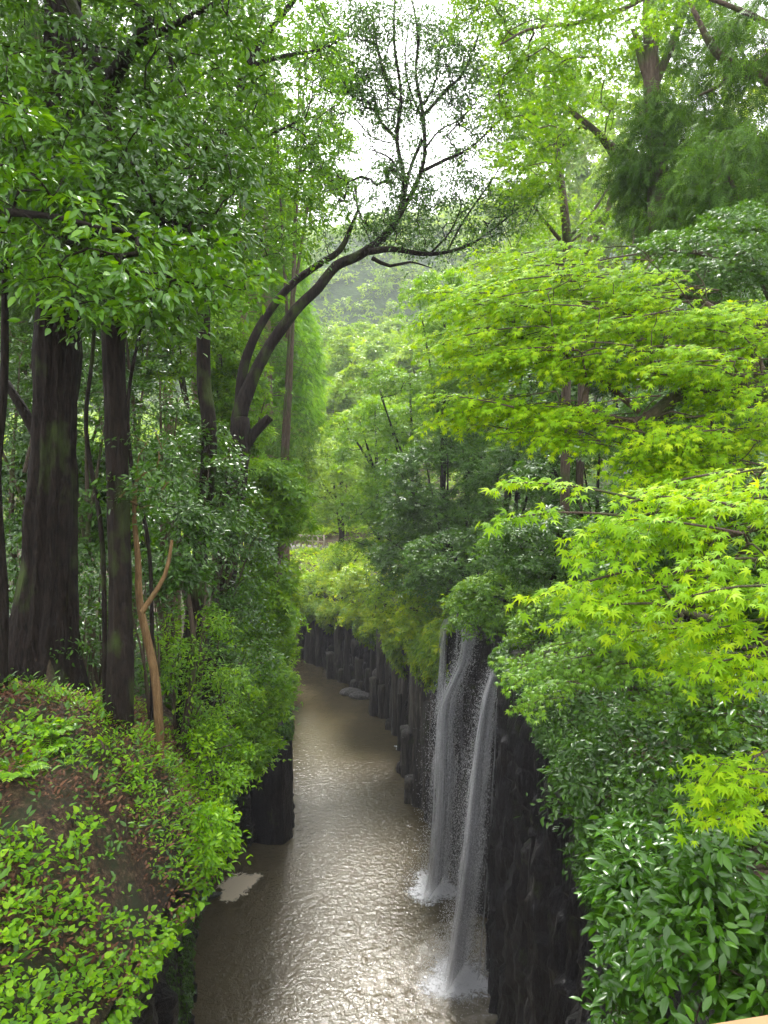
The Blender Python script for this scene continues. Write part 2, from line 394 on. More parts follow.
def column_geo(g, cx, cy, r, z0, z1, rng, lean=(0, 0)):
    k = rng.integers(5, 8)
    ang = np.sort(np.linspace(0, 2 * math.pi, k, endpoint=False) + rng.uniform(-.25, .25, k))
    rad = r * rng.uniform(.82, 1.15, k)
    cr = []                                        # chamfered corners
    for a, q in zip(ang, rad):
        for da in (-.10, .10): cr.append((math.cos(a + da) * q, math.sin(a + da) * q))
    cr = np.array(cr); m = len(cr)
    lv = np.linspace(0, 1, 11)
    V = []
    for f in lv:
        z = z0 + f * (z1 - z0)
        sc = 1 + .06 * math.sin(f * 9 + cx * 3) + rng.uniform(-.04, .04)
        jx, jy = rng.normal(0, .02, 2)
        V.append(np.c_[cr * sc + [cx + jx + lean[0] * f, cy + jy + lean[1] * f], np.full(m, z)])
    V.append(np.c_[cr * .7 + [cx + lean[0], cy + lean[1]], np.full(m, z1 + r * .18)])
    V.append([[cx + lean[0], cy + lean[1], z1 + r * .22]])
    V = np.concatenate(V)
    L = len(lv) + 1
    q = [(i * m + j, i * m + (j + 1) % m, (i + 1) * m + (j + 1) % m, (i + 1) * m + j) for i in range(L - 1) for j in range(m)]
    t = [((L - 1) * m + j, (L - 1) * m + (j + 1) % m, L * m) for j in range(m)]
    g.add(V, F3=t, F4=q)

# basalt columns standing in front of the right-hand face, from the falls to the bend
rng = RNG(11)
g = Geo(); COLTOPS = []
pts, s = resample(RF, .7)
for i, (x, y) in enumerate(pts):
    if y < 38.5: continue
    ze = np.interp(y, *zR)
    r = rng.uniform(.36, .8)
    off = rng.uniform(-.45, .8)
    top = ze * rng.uniform(.72, 1.02) if rng.random() < .7 else ze * rng.uniform(.3, .65)
    dx = -off
    column_geo(g, x + .25 + dx, y, r, -.8, top, rng, (rng.uniform(0, .35), 0))
    COLTOPS.append((x + .25 + dx, y, top, r))
    if rng.random() < .5:
        column_geo(g, x + .25 + dx - r * .9, y + rng.uniform(-.3, .3), r * .6, -.8, top * rng.uniform(.12, .55), rng)
g.build('basalt_cliff', M['basalt'])
tag(bpy.data.objects['basalt_cliff'], 'row of dark basalt columns rising from the right edge of the river', kind='structure')
g = Geo()
for (x, y, r, z) in [(-6.55, 39.9, .95, 5.4), (-5.85, 39.75, .75, 5.2), (-7.5, 40.4, .8, 5.6), (-5.9, 41, .8, 5.0), (-6.1, 42.4, .8, 5.4)]:
    column_geo(g, x, y, r, -.8, z, rng)
tag(g.build('rock_pillar', M['rock_dark']), 'dark squared basalt pillar jutting into the river below the left bank', 'rock pillar')

# ------------------------------------------------------------------ tubes
def smooth_path(pts, rad, step):
    pts = np.asarray(pts, float); rad = np.asarray(rad, float)
    n = len(pts)
    if n == 2: ext = pts
    P0 = np.vstack([2 * pts[0] - pts[1], pts, 2 * pts[-1] - pts[-2]])
    out, ro = [], []
    for i in range(n - 1):
        p0, p1, p2, p3 = P0[i:i + 4]
        m = max(2, int(np.linalg.norm(p2 - p1) / step) + 1)
        t = np.linspace(0, 1, m, endpoint=False)[:, None]
        out.append(.5 * ((2 * p1) + (-p0 + p2) * t + (2 * p0 - 5 * p1 + 4 * p2 - p3) * t ** 2 + (-p0 + 3 * p1 - 3 * p2 + p3) * t ** 3))
        ro.append(rad[i] + (rad[i + 1] - rad[i]) * t[:, 0])
    out.append(pts[-1:]); ro.append(rad[-1:])
    return np.concatenate(out), np.concatenate(ro)

def tube(g, pts, rad, sides=8, rough=0., step=None, wob=0., seed=0, flutes=0):
    if step is not None: pts, rad = smooth_path(pts, rad, step)
    pts = np.asarray(pts, float).copy(); rad = np.asarray(rad, float)
    if wob: 
        q = np.stack([noise(pts + 9.1 + seed, .9), noise(pts + 31.7 + seed, .9), 0 * rad], -1)
        w = np.linspace(0, 1, len(pts))[:, None]; pts += q * wob * w
    T = nrm(np.gradient(pts, axis=0))
    ref = np.array([1., 0, 0]) if abs(T[0][0]) < .8 else np.array([0, 1., 0])
    A = nrm(np.cross(T, ref)); B = np.cross(T, A)
    th = np.linspace(0, 2 * math.pi, sides, endpoint=False)
    ring = A[:, None, :] * np.cos(th)[None, :, None] + B[:, None, :] * np.sin(th)[None, :, None]
    R = rad[:, None] * np.ones(sides)
    V = pts[:, None, :] + ring * R[..., None]
    if rough:
        d = noise(V * [1, 1, .35], 2.2) * .6 + noise(V * [1, 1, .25], 7.0) * .35
        if flutes: d = d + .8 * np.abs(np.sin(th * flutes / 2 + .5))[None, :] - .4
        V = V + ring * (R * rough * d)[..., None]
    m = len(pts)
    idx = np.arange(m * sides).reshape(m, sides)
    nxt = np.roll(idx, -1, axis=1)
    q = np.stack([idx[:-1], nxt[:-1], nxt[1:], idx[1:]], -1).reshape(-1, 4)
    V = np.concatenate([V.reshape(-1, 3), pts[-1:]])
    t = np.stack([idx[-1], nxt[-1], np.full(sides, m * sides)], -1)
    g.add(V, F3=t, F4=q)

# ------------------------------------------------------------------ leaves
def tmpl(kind):
    if kind == 'oval':
        V = [(0, 0, 0), (0, .34, -.02), (0, .70, -.03), (0, 1, -.12), (-.19, .30, .05), (-.17, .66, .04), (.19, .30, .05), (.17, .66, .04)]
        T = [(0, 1, 4), (1, 2, 5), (1, 5, 4), (2, 3, 5), (0, 6, 1), (1, 6, 7), (1, 7, 2), (2, 7, 3)]
    elif kind == 'heart':
        V = [(0, 0, 0), (0, .4, -.02), (0, 1, -.14), (-.30, .12, .05), (-.36, .42, .05), (-.18, .75, .0), (.30, .12, .05), (.36, .42, .05), (.18, .75, .0)]
        T = [(0, 1, 3), (1, 4, 3), (1, 5, 4), (1, 2, 5), (0, 6, 1), (1, 6, 7), (1, 7, 8), (1, 8, 2)]
    elif kind == 'maple':
        lob = [(-2.2, .34), (-1.45, .66), (-.72, .90), (0, 1.0), (.72, .90), (1.45, .66), (2.2, .34)]
        V = [(0, 0, .03)]
        for i, (a, r) in enumerate(lob):
            if i: 
                am = (a + lob[i - 1][0]) / 2; V.append((math.sin(am) * .27, math.cos(am) * .27, .02))
            V.append((math.sin(a) * r * .72, math.cos(a) * r * .72, -.16 * r))
        k = len(V) - 1
        # widen each lobe with shoulders
        T = [(0, i, i + 1) for i in range(1, k)]
        V2 = [V[0]]; tips = []
        base = []
        out = [(0, 0, .03)]
        T = []
        for i, (a, r) in enumerate(lob):
            n0 = len(out)
            am0 = a - .36; am1 = a + .36
            q = .24
            out += [(math.sin(am0) * q, math.cos(am0) * q, .02), (math.sin(a - .17) * r * .40, math.cos(a - .17) * r * .40, -.02),
                    (math.sin(a) * r * .75, math.cos(a) * r * .75, -.15 * r), (math.sin(a + .17) * r * .40, math.cos(a + .17) * r * .40, -.02), (math.sin(am1) * q, math.cos(am1) * q, .02)]
            T += [(0, n0 + 1, n0), (0, n0 + 3, n0 + 1), (n0 + 1, n0 + 3, n0 + 2), (0, n0 + 4, n0 + 3)]
        V = out
    elif kind == 'star':                           # five-pointed maple leaf for the middle distance
        V = [(0, 0, .02)]; T = []
        for a, r in [(-1.7, .6), (-.85, .85), (0, 1), (.85, .85), (1.7, .6)]:
            n0 = len(V)
            V += [(math.sin(a - .5) * .2, math.cos(a - .5) * .2, 0), (math.sin(a) * r * .8, math.cos(a) * r * .8, -.12), (math.sin(a + .5) * .2, math.cos(a + .5) * .2, 0)]
            T += [(0, n0 + 1, n0), (0, n0 + 2, n0 + 1)]
    elif kind == 'tuft':                           # three small leaves on one twig tip
        V, T = [], []
        for a, l in [(-.9, .75), (.05, 1), (.95, .8)]:
            n0 = len(V); c, s_ = math.cos(a), math.sin(a)
            for x, y, z in [(0, 0, 0), (-.15, .5, .05), (0, 1, -.08), (.15, .5, .05)]:
                y *= l; V.append((x * c + y * s_, -x * s_ + y * c, z + .03 * n0))
            T += [(n0, n0 + 2, n0 + 1), (n0, n0 + 3, n0 + 2)]
    elif kind == 'frond':                          # cedar spray
        V, T = [(-.02, 0, 0), (.02, 0, 0), (0, 1, -.2)], [(0, 1, 2)]
        for i in range(5):
            y = .1 + i * .17; l = .30 * (1 - i * .13)
            for sg in (-1, 1):
                n0 = len(V)
                V += [(0, y, -.2 * y * y), (sg * l, y + .24, -.2 * y * y - .06), (0, y + .09, -.2 * y * y)]
                T.append((n0, n0 + 1, n0 + 2))
    return np.array(V, float), np.array(T, int)
TM = {k: tmpl(k) for k in ('oval', 'heart', 'maple', 'star', 'tuft', 'frond')}

def place(g, kind, pos, Yd, Zn, size, tint):
    V, T = TM[kind]
    Yd = nrm(Yd); Xd = nrm(np.cross(Yd, Zn)); Zd = np.cross(Xd, Yd)
    n, k = len(pos), len(V)
    W = pos[:, None, :] + size[:, None, None] * (V[None, :, 0:1] * Xd[:, None, :] + V[None, :, 1:2] * Yd[:, None, :] + V[None, :, 2:3] * Zd[:, None, :])
    Fc = (T[None] + (np.arange(n) * k)[:, None, None]).reshape(-1, 3)
    g.add(W.reshape(-1, 3), F3=Fc, tint=np.repeat(np.clip(tint, 0, 1), k))

def spray(g, kind, C, R, npc, size, rng, thick=.14, droop=.35, jit=.45, out=None, tilt=.25, hang=.25, tvar=(.45, .55), cl=None):
    """flat, ragged sprays of leaves round the centres C"""
    C = np.asarray(C, float); K = len(C)
    R = np.asarray(R, float) * np.ones(K)
    e3 = nrm(np.array([0, 0, 1.]) + rng.normal(0, tilt, (K, 3)) + (0 if out is None else out * .35))
    a0 = rng.uniform(0, 6.28, K)
    cnt = np.maximum(2, (npc * rng.uniform(.5, 1.5, K))).astype(int)
    i = np.repeat(np.arange(K), cnt); N = len(i)
    th = rng.uniform(0, 2 * math.pi, N)
    # ragged outline: radius varies with angle
    rag = .72 + .28 * np.sin(th * 3 + a0[i]) + .2 * np.sin(th * 7 + 2 * a0[i])
    rr = np.sqrt(rng.random(N)) * rag
    ref = nrm(np.cross(e3, np.array([.3, .9, .2]))); e2 = np.cross(e3, ref)
    rad = ref[i] * np.cos(th)[:, None] + e2[i] * np.sin(th)[:, None]
    pos = C[i] + rad * (rr * R[i])[:, None] + e3[i] * (rng.normal(0, thick, N) * R[i])[:, None]
    pos[:, 2] -= droop * R[i] * rr ** 2
    Yd = rad + rng.normal(0, .55, (N, 3)); Yd[:, 2] -= hang
    Zn = e3[i] + rng.normal(0, jit, (N, 3))
    ct = rng.random(K) if cl is None else cl
    tint = tvar[0] * ct[i] + tvar[1] * rng.random(N)
    place(g, kind, pos, Yd, Zn, size * rng.uniform(.65, 1.25, N), tint)

def ell(c, r, n, rng, inner=.35):
    d = nrm(rng.normal(size=(n, 3)))
    q = inner + (1 - inner) * rng.random(n) ** (1 / 2.2)
    return np.asarray(c) + d * np.asarray(r) * q[:, None]

def EL(u, v, t, ru, rv, rt, n):
    """crown region: centre and half-sizes; ru, rv in frame pixels at that distance"""
    return (P(u, v, t), np.array([ru * t / F, rt, rv * t / F]), n)

def skeleton(g, trunks, C, tw, rng, sides=5, maxlen=None):
    """link every spray centre to the limbs: each twig leaves the nearest wood already there"""
    nodes, par, fixed = [], [], []
    for pts, rad in trunks:
        q, r = smooth_path(pts, rad, .5)
        k0 = int(len(q) * .25)
        for j in range(k0, len(q)): nodes.append(q[j]); par.append(-1); fixed.append(r[j])
    root = len(nodes)
    C = np.asarray(C); 
    if not len(C): return
    base = np.array(nodes)
    d0 = np.min(np.linalg.norm(C[:, None] - base[None, ::2], axis=2), axis=1)
    cap = len(C) * 4 + root + 5
    N = np.zeros((cap, 3)); N[:root] = base; n = root
    links = []
    cnt = np.zeros(cap); pa = np.full(cap, -1)
    for ci in np.argsort(d0):
        c = C[ci]
        d = N[:n] - c
        cost = np.linalg.norm(d, axis=1) + 1.2 * np.maximum(0, d[:, 2])
        k = int(np.argmin(cost)); s = N[k]
        L = np.linalg.norm(c - s)
        prev = k; pts = [s]
        for f in (.34, .67, 1.0):
            p = s + (c - s) * f
            if f < 1: p = p + rng.normal(0, .07, 3) * L + np.array([0, 0, .10 * L * math.sin(f * 3.14)])
            N[n] = p; pa[n] = prev; prev = n; n += 1; pts.append(p)
        links.append((n - 3, k))
    for j in range(n - 1, root - 1, -1):
        cnt[j] = max(cnt[j], 1) if cnt[j] == 0 else cnt[j]
        if pa[j] >= root: cnt[pa[j]] += cnt[j]
    for j0, k in links:
        pts = np.array([N[k], N[j0], N[j0 + 1], N[j0 + 2]])
        r1 = tw * np.sqrt(cnt[j0]); r0 = r1 * 1.15
        if maxlen and np.linalg.norm(pts[-1] - pts[0]) > maxlen: pass
        tube(g, pts, [r0, r1, tw * np.sqrt(cnt[j0 + 1]) , tw * .5], sides)

def tree(name, label, trunks, crowns, leaf, lmat, bark, seed, size, R, npc, cat='tree', group=None, tw=.012,
         sides=10, rough=.12, branch=True, base=None, flutes=0, frond=False, shade_canopy=None, **kw):
    rng = RNG(seed)
    if base is None: base = trunks[0][0][0]
    root = empty(name, base, label, cat, group)
    g = Geo()
    for i, (pts, rad) in enumerate(trunks):
        if i == 0:
            pts = list(pts); rad = list(rad)
        tube(g, pts, rad, sides if i == 0 else max(6, sides - 2), rough, step=.35, wob=.0, flutes=flutes if i == 0 else 0)
    Cs = [ell(c, r, n, rng) for c, r, n in crowns]
    C = np.concatenate(Cs) if Cs else np.zeros((0, 3))
    if len(C):
        gz = ground(C[:, 0], C[:, 1]); C = C[C[:, 2] > np.maximum(gz, 1) + .2]
    if branch and len(C): skeleton(g, trunks, C, tw, rng)
    g.build('trunk', M[bark], root, smooth=True)
    if len(C):
        g = Geo()
        cc = np.mean(C, axis=0); out = nrm(C - cc)
        spray(g, leaf, C, R * rng.uniform(.6, 1.35, len(C)), npc, size, rng, out=out, **kw)
        for c, r, n, R2, sz2, np2 in (shade_canopy or []):  # unseen overhead foliage, added only to cast shade on the left bank
            C2 = ell(c, r, n, rng); spray(g, 'tuft', C2, R2 * rng.uniform(.6, 1.3, n), np2, sz2, rng)
        g.build('crown', M[lmat], root)
    return root

def gp(x, y, dz=0.):                 # a point on the ground
    xl, xr = float(np.interp(y, LT[:, 1], LT[:, 0])), float(np.interp(y, RT[:, 1], RT[:, 0]))
    if xl - .4 < x < xr + .4: x = xl - .7 if x - xl < xr - x else xr + .7
    return np.array([x, y, float(ground(np.array([x]), np.array([y]))[0]) + dz])

FROND = dict(thick=.35, droop=.5, jit=.8, tilt=.5, hang=.9)

# ------------------------------------------------------------------ left bank: the two dark trunks and their leafy limbs
def foot(u, v, t, sink=.35):
    p = P(u, v, t); return gp(p[0], p[1], -sink)

def trunk_px(rows, t, first=None):
    """rows of (u, v, radius in px[, t])"""
    pts, rad = [], []
    for r in rows:
        tt = r[3] if len(r) > 3 else t
        pts.append(P(r[0], r[1], tt)); rad.append(r[2] * tt / F)
    if first is not None:
        pts = [first] + pts; rad = [rad[0] * 1.15] + rad
    return pts, rad

# big fluted trunk
b = foot(40, 690, 14.5)
tk = trunk_px([(42, 655, 29), (47, 600, 24), (52, 500, 21), (56, 400, 19.5), (57, 300, 20), (60, 150, 18), (64, 0, 16), (68, -150, 13)], 14.5)
tk = ([b] + tk[0], [46 * 14.5 / F] + tk[1])
lim = [trunk_px([(40, 440, 6), (22, 408, 5), (5, 380, 4)], 14.5), trunk_px([(60, 200, 10), (20, 120, 8), (-20, 60, 6)], 14.5), trunk_px([(60, 140, 8), (110, 80, 7, 13), (150, 20, 5, 12)], 14.5)]
tree('broadleaf_tree', 'thick dark fluted trunk with flared roots on the left bank', [tk] + lim,
     [EL(60, 60, 13, 110, 130, 3.2, 120), EL(10, 200, 13, 70, 90, 2.5, 45)], 'oval', 'evergreen', 'bark_dark', 1, .15, .55, 60, sides=36, rough=.36, flutes=11, tw=.010,
     shade_canopy=[((-7, 13, 38), (5.5, 6, 4), 170, 1.0, .34, 60)])  # last entry: leaf mass added above the frame to darken the bank
# second trunk, bending left near the top
b = foot(118, 712, 13.2)
tk = trunk_px([(120, 690, 12), (121, 600, 10.8), (117, 470, 11), (113, 340, 10.6), (113, 250, 11), (112, 175, 10.5), (106, 110, 11), (92, 55, 9), (70, 5, 7), (50, -50, 5)], 13.2, b)
lim = [trunk_px([(108, 120, 5), (125, 60, 4), (150, 38, 3.5), (222, 0, 2.6, 12)], 13.2), trunk_px([(104, 95, 4), (84, 103, 3), (70, 112, 2.5)], 13.2),
       trunk_px([(113, 200, 4), (150, 215, 3, 12), (190, 235, 2, 11)], 13.2), trunk_px([(112, 230, 4), (75, 240, 3, 11), (30, 260, 2, 10)], 13.2)]
t2 = tree('broadleaf_tree', 'slimmer dark straight trunk right of the fluted one', [tk] + lim,
     [EL(120, 240, 11.5, 110, 90, 2.4, 80), EL(60, 150, 11, 90, 80, 2.2, 50), EL(180, 200, 12, 80, 90, 2.5, 60), EL(200, 70, 13, 80, 90, 2.5, 50)],
     'oval', 'evergreen', 'bark_dark', 2, .15, .5, 52, sides=24, rough=.22, flutes=7, tw=.009, thick=.2, shade_canopy=[((-4.5, 16, 36), (4, 5, 3.5), 90, 1.0, .34, 60)])  # more out-of-view canopy, put in to block skylight
g = Geo(); tube(g, [foot(118, 712, 13.2) + [0, 0, .5], P(88, 752, 12.6), P(62, 790, 12.0), P(40, 830, 11.4)], [.14, .13, .11, .07], 10, .2, step=.2)
g.build('root', M['bark_dark'], t2, smooth=True)
rr_ = RNG(5)
for k in range(9):
    u0, v0 = rr_.uniform(20, 150), rr_.uniform(705, 740); du, dv = rr_.uniform(-60, 60), rr_.uniform(50, 110)
    pp_ = [P(u0 + du * f_ + rr_.normal(0, 6), v0 + dv * f_, 13.0 - 1.6 * f_) for f_ in (0, .33, .66, 1)]
    pp_ = [gp(q_[0], q_[1], .02 - .03 * i_) for i_, q_ in enumerate(pp_)]; r_ = rr_.uniform(.02, .05)
    g = Geo(); tube(g, pp_, [r_ * 1.3, r_, r_ * .8, r_ * .4], 7, .2, step=.12, wob=.08, seed=k); g.build('root', M['bark_brown'], t2, smooth=True)
b1 = foot(42, 690, 14.5, 0)
for k, (du, dv, t_, r_) in enumerate([(-30, 60, 13.6, .16), (20, 55, 13.4, .15), (52, 30, 13.8, .14), (-55, 20, 13.8, .15)]):
    e_ = P(42 + du, 690 + dv, t_); e_ = gp(e_[0], e_[1], -.05); s_ = b1 + (e_ - b1) * .12 + [0, 0, .9]; m_ = b1 + (e_ - b1) * .5 + [0, 0, .18]
    g = Geo(); tube(g, [s_, (s_ + m_) / 2 - [0, 0, .1], m_, e_], [r_ * 1.3, r_ * 1.2, r_, r_ * .4], 10, .2, step=.15); g.build('root', M['bark_brown'], bpy.data.objects['broadleaf_tree'], smooth=True)
# near limb with big pale leaves hanging in front of the two trunks
tree('broadleaf_tree', 'leafy pale green tree reaching in from beyond the left edge', [([gp(-8.5, 8.5, -.3), P(-90, 300, 9), P(-40, 220, 9), P(40, 215, 8.5), P(110, 230, 8)], [.2, .12, .06, .035, .015])],
     [EL(55, 235, 8.2, 95, 60, 1.2, 30), EL(110, 290, 8, 70, 42, .9, 26), EL(20, 150, 8.5, 60, 60, 1, 24), EL(190, 265, 9, 80, 35, 1, 28)],
     'oval', 'evergreen_light', 'bark_dark', 3, .13, .36, 34, tw=.006, hang=.5, shade_canopy=[((-10, 8, 31), (5, 6, 4), 120, 1.0, .34, 60), ((-15, 16, 34), (6, 7, 5), 120, 1.1, .36, 60)])  # two unseen leaf masses beyond the left edge, added for their shade
# slim tan trunk
b = foot(158, 728, 13.6, .25)
tree('sapling', 'slender curved tan trunk rising beside the straight dark one', [trunk_px([(158, 708, 4.6), (153, 665, 4.2), (140, 605, 3.6), (138, 560, 3.0), (134, 510, 2.2), (138, 470, 1.4)], 13.6, b),
     trunk_px([(142, 612, 3), (165, 575, 2.2), (172, 540, 1.5)], 12.8)],
     [EL(145, 470, 13.4, 40, 50, 1.0, 26)], 'oval', 'evergreen', 'bark_tan', 4, .12, .4, 38, cat='tree', tw=.007)
for k, (rows, t, lab) in enumerate([
    ([(104, 590, 2.4), (100, 520, 2.4), (86, 430, 2.2), (92, 360, 2), (96, 300, 1.6)], 13.6, 'thin wavy stem between the two dark trunks'),
    ([(150, 560, 2.0), (132, 470, 2), (128, 400, 1.8), (140, 330, 1.4)], 14.5, 'thin dark stem just right of the straight trunk'),
    ([(-2, 690, 9), (1, 600, 7), (-4, 480, 5), (4, 380, 4), (5, 250, 3)], 13.0, 'dark trunk cut by the left edge of the view')]):
    u, v = rows[0][:2]
    tree('sapling', lab, [trunk_px(rows, t, foot(u, 700, t))], [EL(rows[-1][0], rows[-1][1] - 20, t, 45, 40, 1, 14)], 'oval', 'evergreen', 'bark_dark', 20 + k, .12, .4, 36, tw=.006)

# ------------------------------------------------------------------ the tree leaning out over the gorge
t0 = 26.0
b = foot(238, 520, t0)
main = trunk_px([(238, 455, 11), (239, 420, 8.5), (248, 390, 7.5), (266, 352, 6.2), (294, 312, 5.6), (318, 288, 5.2), (336, 266, 5.0), (358, 256, 4.6), (384, 237, 4), (400, 212, 3.2), (404, 180, 2.4), (397, 140, 1.9), (401, 95, 1.6), (394, 40, 1.3), (396, -20, .9)], t0, b)
lims = [
    trunk_px([(239, 425, 6), (243, 372, 5.2), (258, 330, 4.4), (288, 288, 4), (318, 265, 3.4), (340, 250, 3), (352, 225, 2), (360, 205, 1.2)], t0 + .4),
    trunk_px([(241, 450, 7), (255, 432, 5), (270, 417, 4.5)], t0),
    trunk_px([(392, 228, 2.8), (411, 195, 2.4), (424, 160, 2.0), (423, 115, 1.9), (416, 75, 1.5), (418, 35, 1.2), (410, -10, .8)], t0 - .5),
    trunk_px([(424, 115, 1.7), (445, 92, 1.5), (465, 70, 1.2), (480, 30, .9), (488, -5, .6)], t0 - .5), trunk_px([(423, 120, 1.2), (410, 90, 1), (405, 55, .8), (412, 10, .5)], t0 + .3), trunk_px([(424, 105, 1.1), (436, 80, .9), (440, 50, .7), (455, 15, .5)], t0 - .2), trunk_px([(399, 100, 1), (386, 85, .8), (378, 50, .5)], t0 + .2), trunk_px([(404, 185, 1.2), (392, 160, .9), (372, 150, .6)], t0 - .4), trunk_px([(424, 150, 1.1), (440, 130, .9), (462, 118, .7), (485, 90, .5)], t0 - .3), trunk_px([(448, 250, 1.3), (464, 220, 1), (485, 190, .8), (505, 160, .5)], t0 - 1), trunk_px([(430, 254, 1.2), (450, 232, .9), (462, 205, .6)], t0 - 1.2),
    trunk_px([(402, 208, 2.2), (410, 170, 1.8), (422, 140, 1.5)], t0),
    trunk_px([(421, 172, 2), (445, 160, 1.6), (470, 148, 1.2), (500, 120, .8)], t0 - .8),
    trunk_px([(368, 252, 3.4), (392, 249, 2.8), (424, 254, 2.3), (452, 251, 1.8), (478, 240, 1.2), (502, 222, .8), (522, 205, .5)], t0 - 1),
    trunk_px([(372, 258, 2.2), (390, 266, 1.6), (410, 262, 1.1), (432, 268, .5)], t0 - 1),
    trunk_px([(395, 95, 1.8), (380, 60, 1.4), (372, 10, 1)], t0),
    trunk_px([(398, 140, 1.8), (380, 120, 1.4), (373, 90, 1)], t0 + .5),
    trunk_px([(380, 238, 2), (360, 215, 1.5), (355, 185, 1)], t0 + .5),
]
tree('leaning_tree', 'crooked dark tree leaning out over the gorge with bare forked limbs', [main] + lims,
     [EL(390, 205, t0, 45, 45, 2, 60), EL(345, 140, t0 + 2, 52, 66, 2.5, 130), EL(455, 215, t0 - 1, 80, 42, 2, 170), EL(490, 60, t0 - 1, 50, 90, 2.5, 240), EL(400, 60, t0, 66, 60, 2, 170), EL(350, 228, t0, 44, 24, 1.5, 40), EL(430, 120, t0, 66, 95, 2, 200), EL(345, 40, t0, 52, 54, 2, 130), EL(400, 20, t0, 60, 50, 2, 60)],
     'oval', 'evergreen', 'bark_dark', 30, .12, .5, 36, sides=12, rough=.16, tw=.009, thick=.22, hang=.4)

# upper left: tree with pale forked branches high over the bank
t0 = 19.0
tree('broadleaf_tree', 'tall forked tree between the dark trunks and the leaning tree', [
    trunk_px([(208, 470, 8), (204, 380, 7), (203, 300, 7), (199, 215, 6.5), (214, 165, 5), (232, 120, 4.5), (247, 65, 4), (270, 30, 3.4), (297, -4, 2.6), (320, -40, 2)], t0, foot(208, 640, t0)),
    trunk_px([(247, 66, 2.6), (285, 56, 2.2), (320, 50, 1.7), (350, 36, 1)], t0), trunk_px([(200, 220, 4), (190, 160, 3.5), (175, 90, 3), (165, 20, 2.4)], t0),
    trunk_px([(214, 165, 2.5), (260, 140, 1.8), (300, 120, 1.2)], t0)],
    [EL(265, 90, t0, 85, 100, 3, 120), EL(230, 210, t0, 80, 70, 3, 70), EL(300, 190, t0 + 2, 55, 70, 2.5, 50), EL(160, 30, t0, 70, 60, 3, 50)],
    'oval', 'evergreen_light', 'bark_dark', 31, .13, .6, 55, tw=.008)

# ------------------------------------------------------------------ conifers and broadleaf trees behind the left bank
def conifer(u, vtop, t, wpx, label, seed, n=150, bark='bark_cedar', mat='cedar', group=None, vlow=.12, rpx=None, size=.42, npc=30, drop=None):
    rng = RNG(seed)
    top = P(u, vtop, t); b = gp(top[0], top[1], -.3)
    hgt = top[2] - b[2]; r0 = (rpx or 5) * t / F
    root = empty('cedar_tree', b, label, 'tree', group)
    g = Geo(); pts = [b, b + [0, 0, hgt * .5], top]
    tube(g, pts, [r0 * 1.3, r0 * .8, .04], 9, .12, step=.8)
    f = vlow + (1 - vlow) * rng.random(n) ** .9
    W = wpx * t / F
    rad = W * (1 - f) ** .75 * rng.uniform(.45, 1.05, n) + .25
    th = rng.uniform(0, 6.28, n)
    out = np.stack([np.cos(th), np.sin(th), 0 * th], -1)
    C = b + np.stack([0 * f, 0 * f, f * hgt], -1) + out * rad[:, None]
    for c, o, ff in zip(C, out, f):
        s = b + np.array([0, 0, ff * hgt]); L = np.linalg.norm(c - s)
        tube(g, [s, s + (c - s) * .55 + [0, 0, .05 * L], c - [0, 0, .08 * L]], [.035, .025, .01], 4)
    g.build('trunk', M[bark], root, smooth=True)
    C[:, 2] -= .12 * rad
    g = Geo(); spray(g, 'frond', C, .55 + .25 * rad, npc, size, rng, out=out, **FROND)
    g.build('crown', M[mat], root)
    return root
GC = 'cedars standing behind the left bank'
for k, (u, vt, t, w, lab) in enumerate([
    (296, 175, 62, 62, 'bright green cedar at the edge of the sky gap, tallest beside the gorge'), (262, 150, 52, 60, 'tall cedar just behind the bright one by the gorge'),
    (262, -20, 48, 60, 'tall cedar straight behind the leaning tree'), (235, -160, 42, 70, 'dark cedar filling the gap left of the leaning tree'),
    (182, -200, 38, 66, 'cedar with a bare pale trunk behind the tall forked tree'), (152, -150, 36, 55, 'cedar with a slim trunk right of the straight dark trunk'),
    (90, -200, 34, 60, 'cedar seen in the gap between the two dark trunks'), (28, -160, 27, 60, 'pale trunked cedar left of the fluted trunk'),
    (-40, -150, 30, 70, 'cedar cut by the left edge of the view')]):
    vl = .45 if k < 2 else (.2 if k < 4 else .42)
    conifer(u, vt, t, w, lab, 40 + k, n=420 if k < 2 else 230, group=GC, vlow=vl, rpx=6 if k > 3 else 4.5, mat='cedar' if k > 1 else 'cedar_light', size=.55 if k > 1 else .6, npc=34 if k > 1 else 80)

# background broadleaf trees of the left bank: rows further and further back
def bush_tree(u, v, t, ru, rv, label, seed, leaf='tuft', mat='evergreen', n=60, size=.3, R=.8, npc=55, group=None, rt=None, name='broadleaf_tree', bark='bark_brown', rpx=4., lean=0, **kw):
    c = P(u, v, t); bpt = gp(c[0] + lean, c[1], -.3)
    rt = rt or ru * t / F
    top = P(u, v - rv * .6, t)
    if top[2] < bpt[2] + 1: top[2] = bpt[2] + 1
    r0 = rpx * t / F
    rng = RNG(seed + 999)
    tr = [([bpt, bpt + (top - bpt) * .5 + [rng.normal(0, .3), rng.normal(0, .3), 0], top], [r0, r0 * .7, r0 * .2])]
    for j in range(3):
        a = rng.uniform(0, 6.28); h = rng.uniform(.3, .7)
        s = bpt + (top - bpt) * h
        e = c + np.array([math.cos(a) * ru * t / F * .7, math.sin(a) * rt * .7, rng.uniform(.0, .6) * rv * t / F])
        tr.append(([s, (s + e) / 2 + [0, 0, .05], e], [r0 * .5, r0 * .35, r0 * .12]))
    return tree(name, label, tr, [(c, np.array([ru * t / F, rt, rv * t / F]), n)], leaf, mat, bark, seed, size, R, npc, group=group, sides=8, tw=.006 + .0002 * t, **kw)

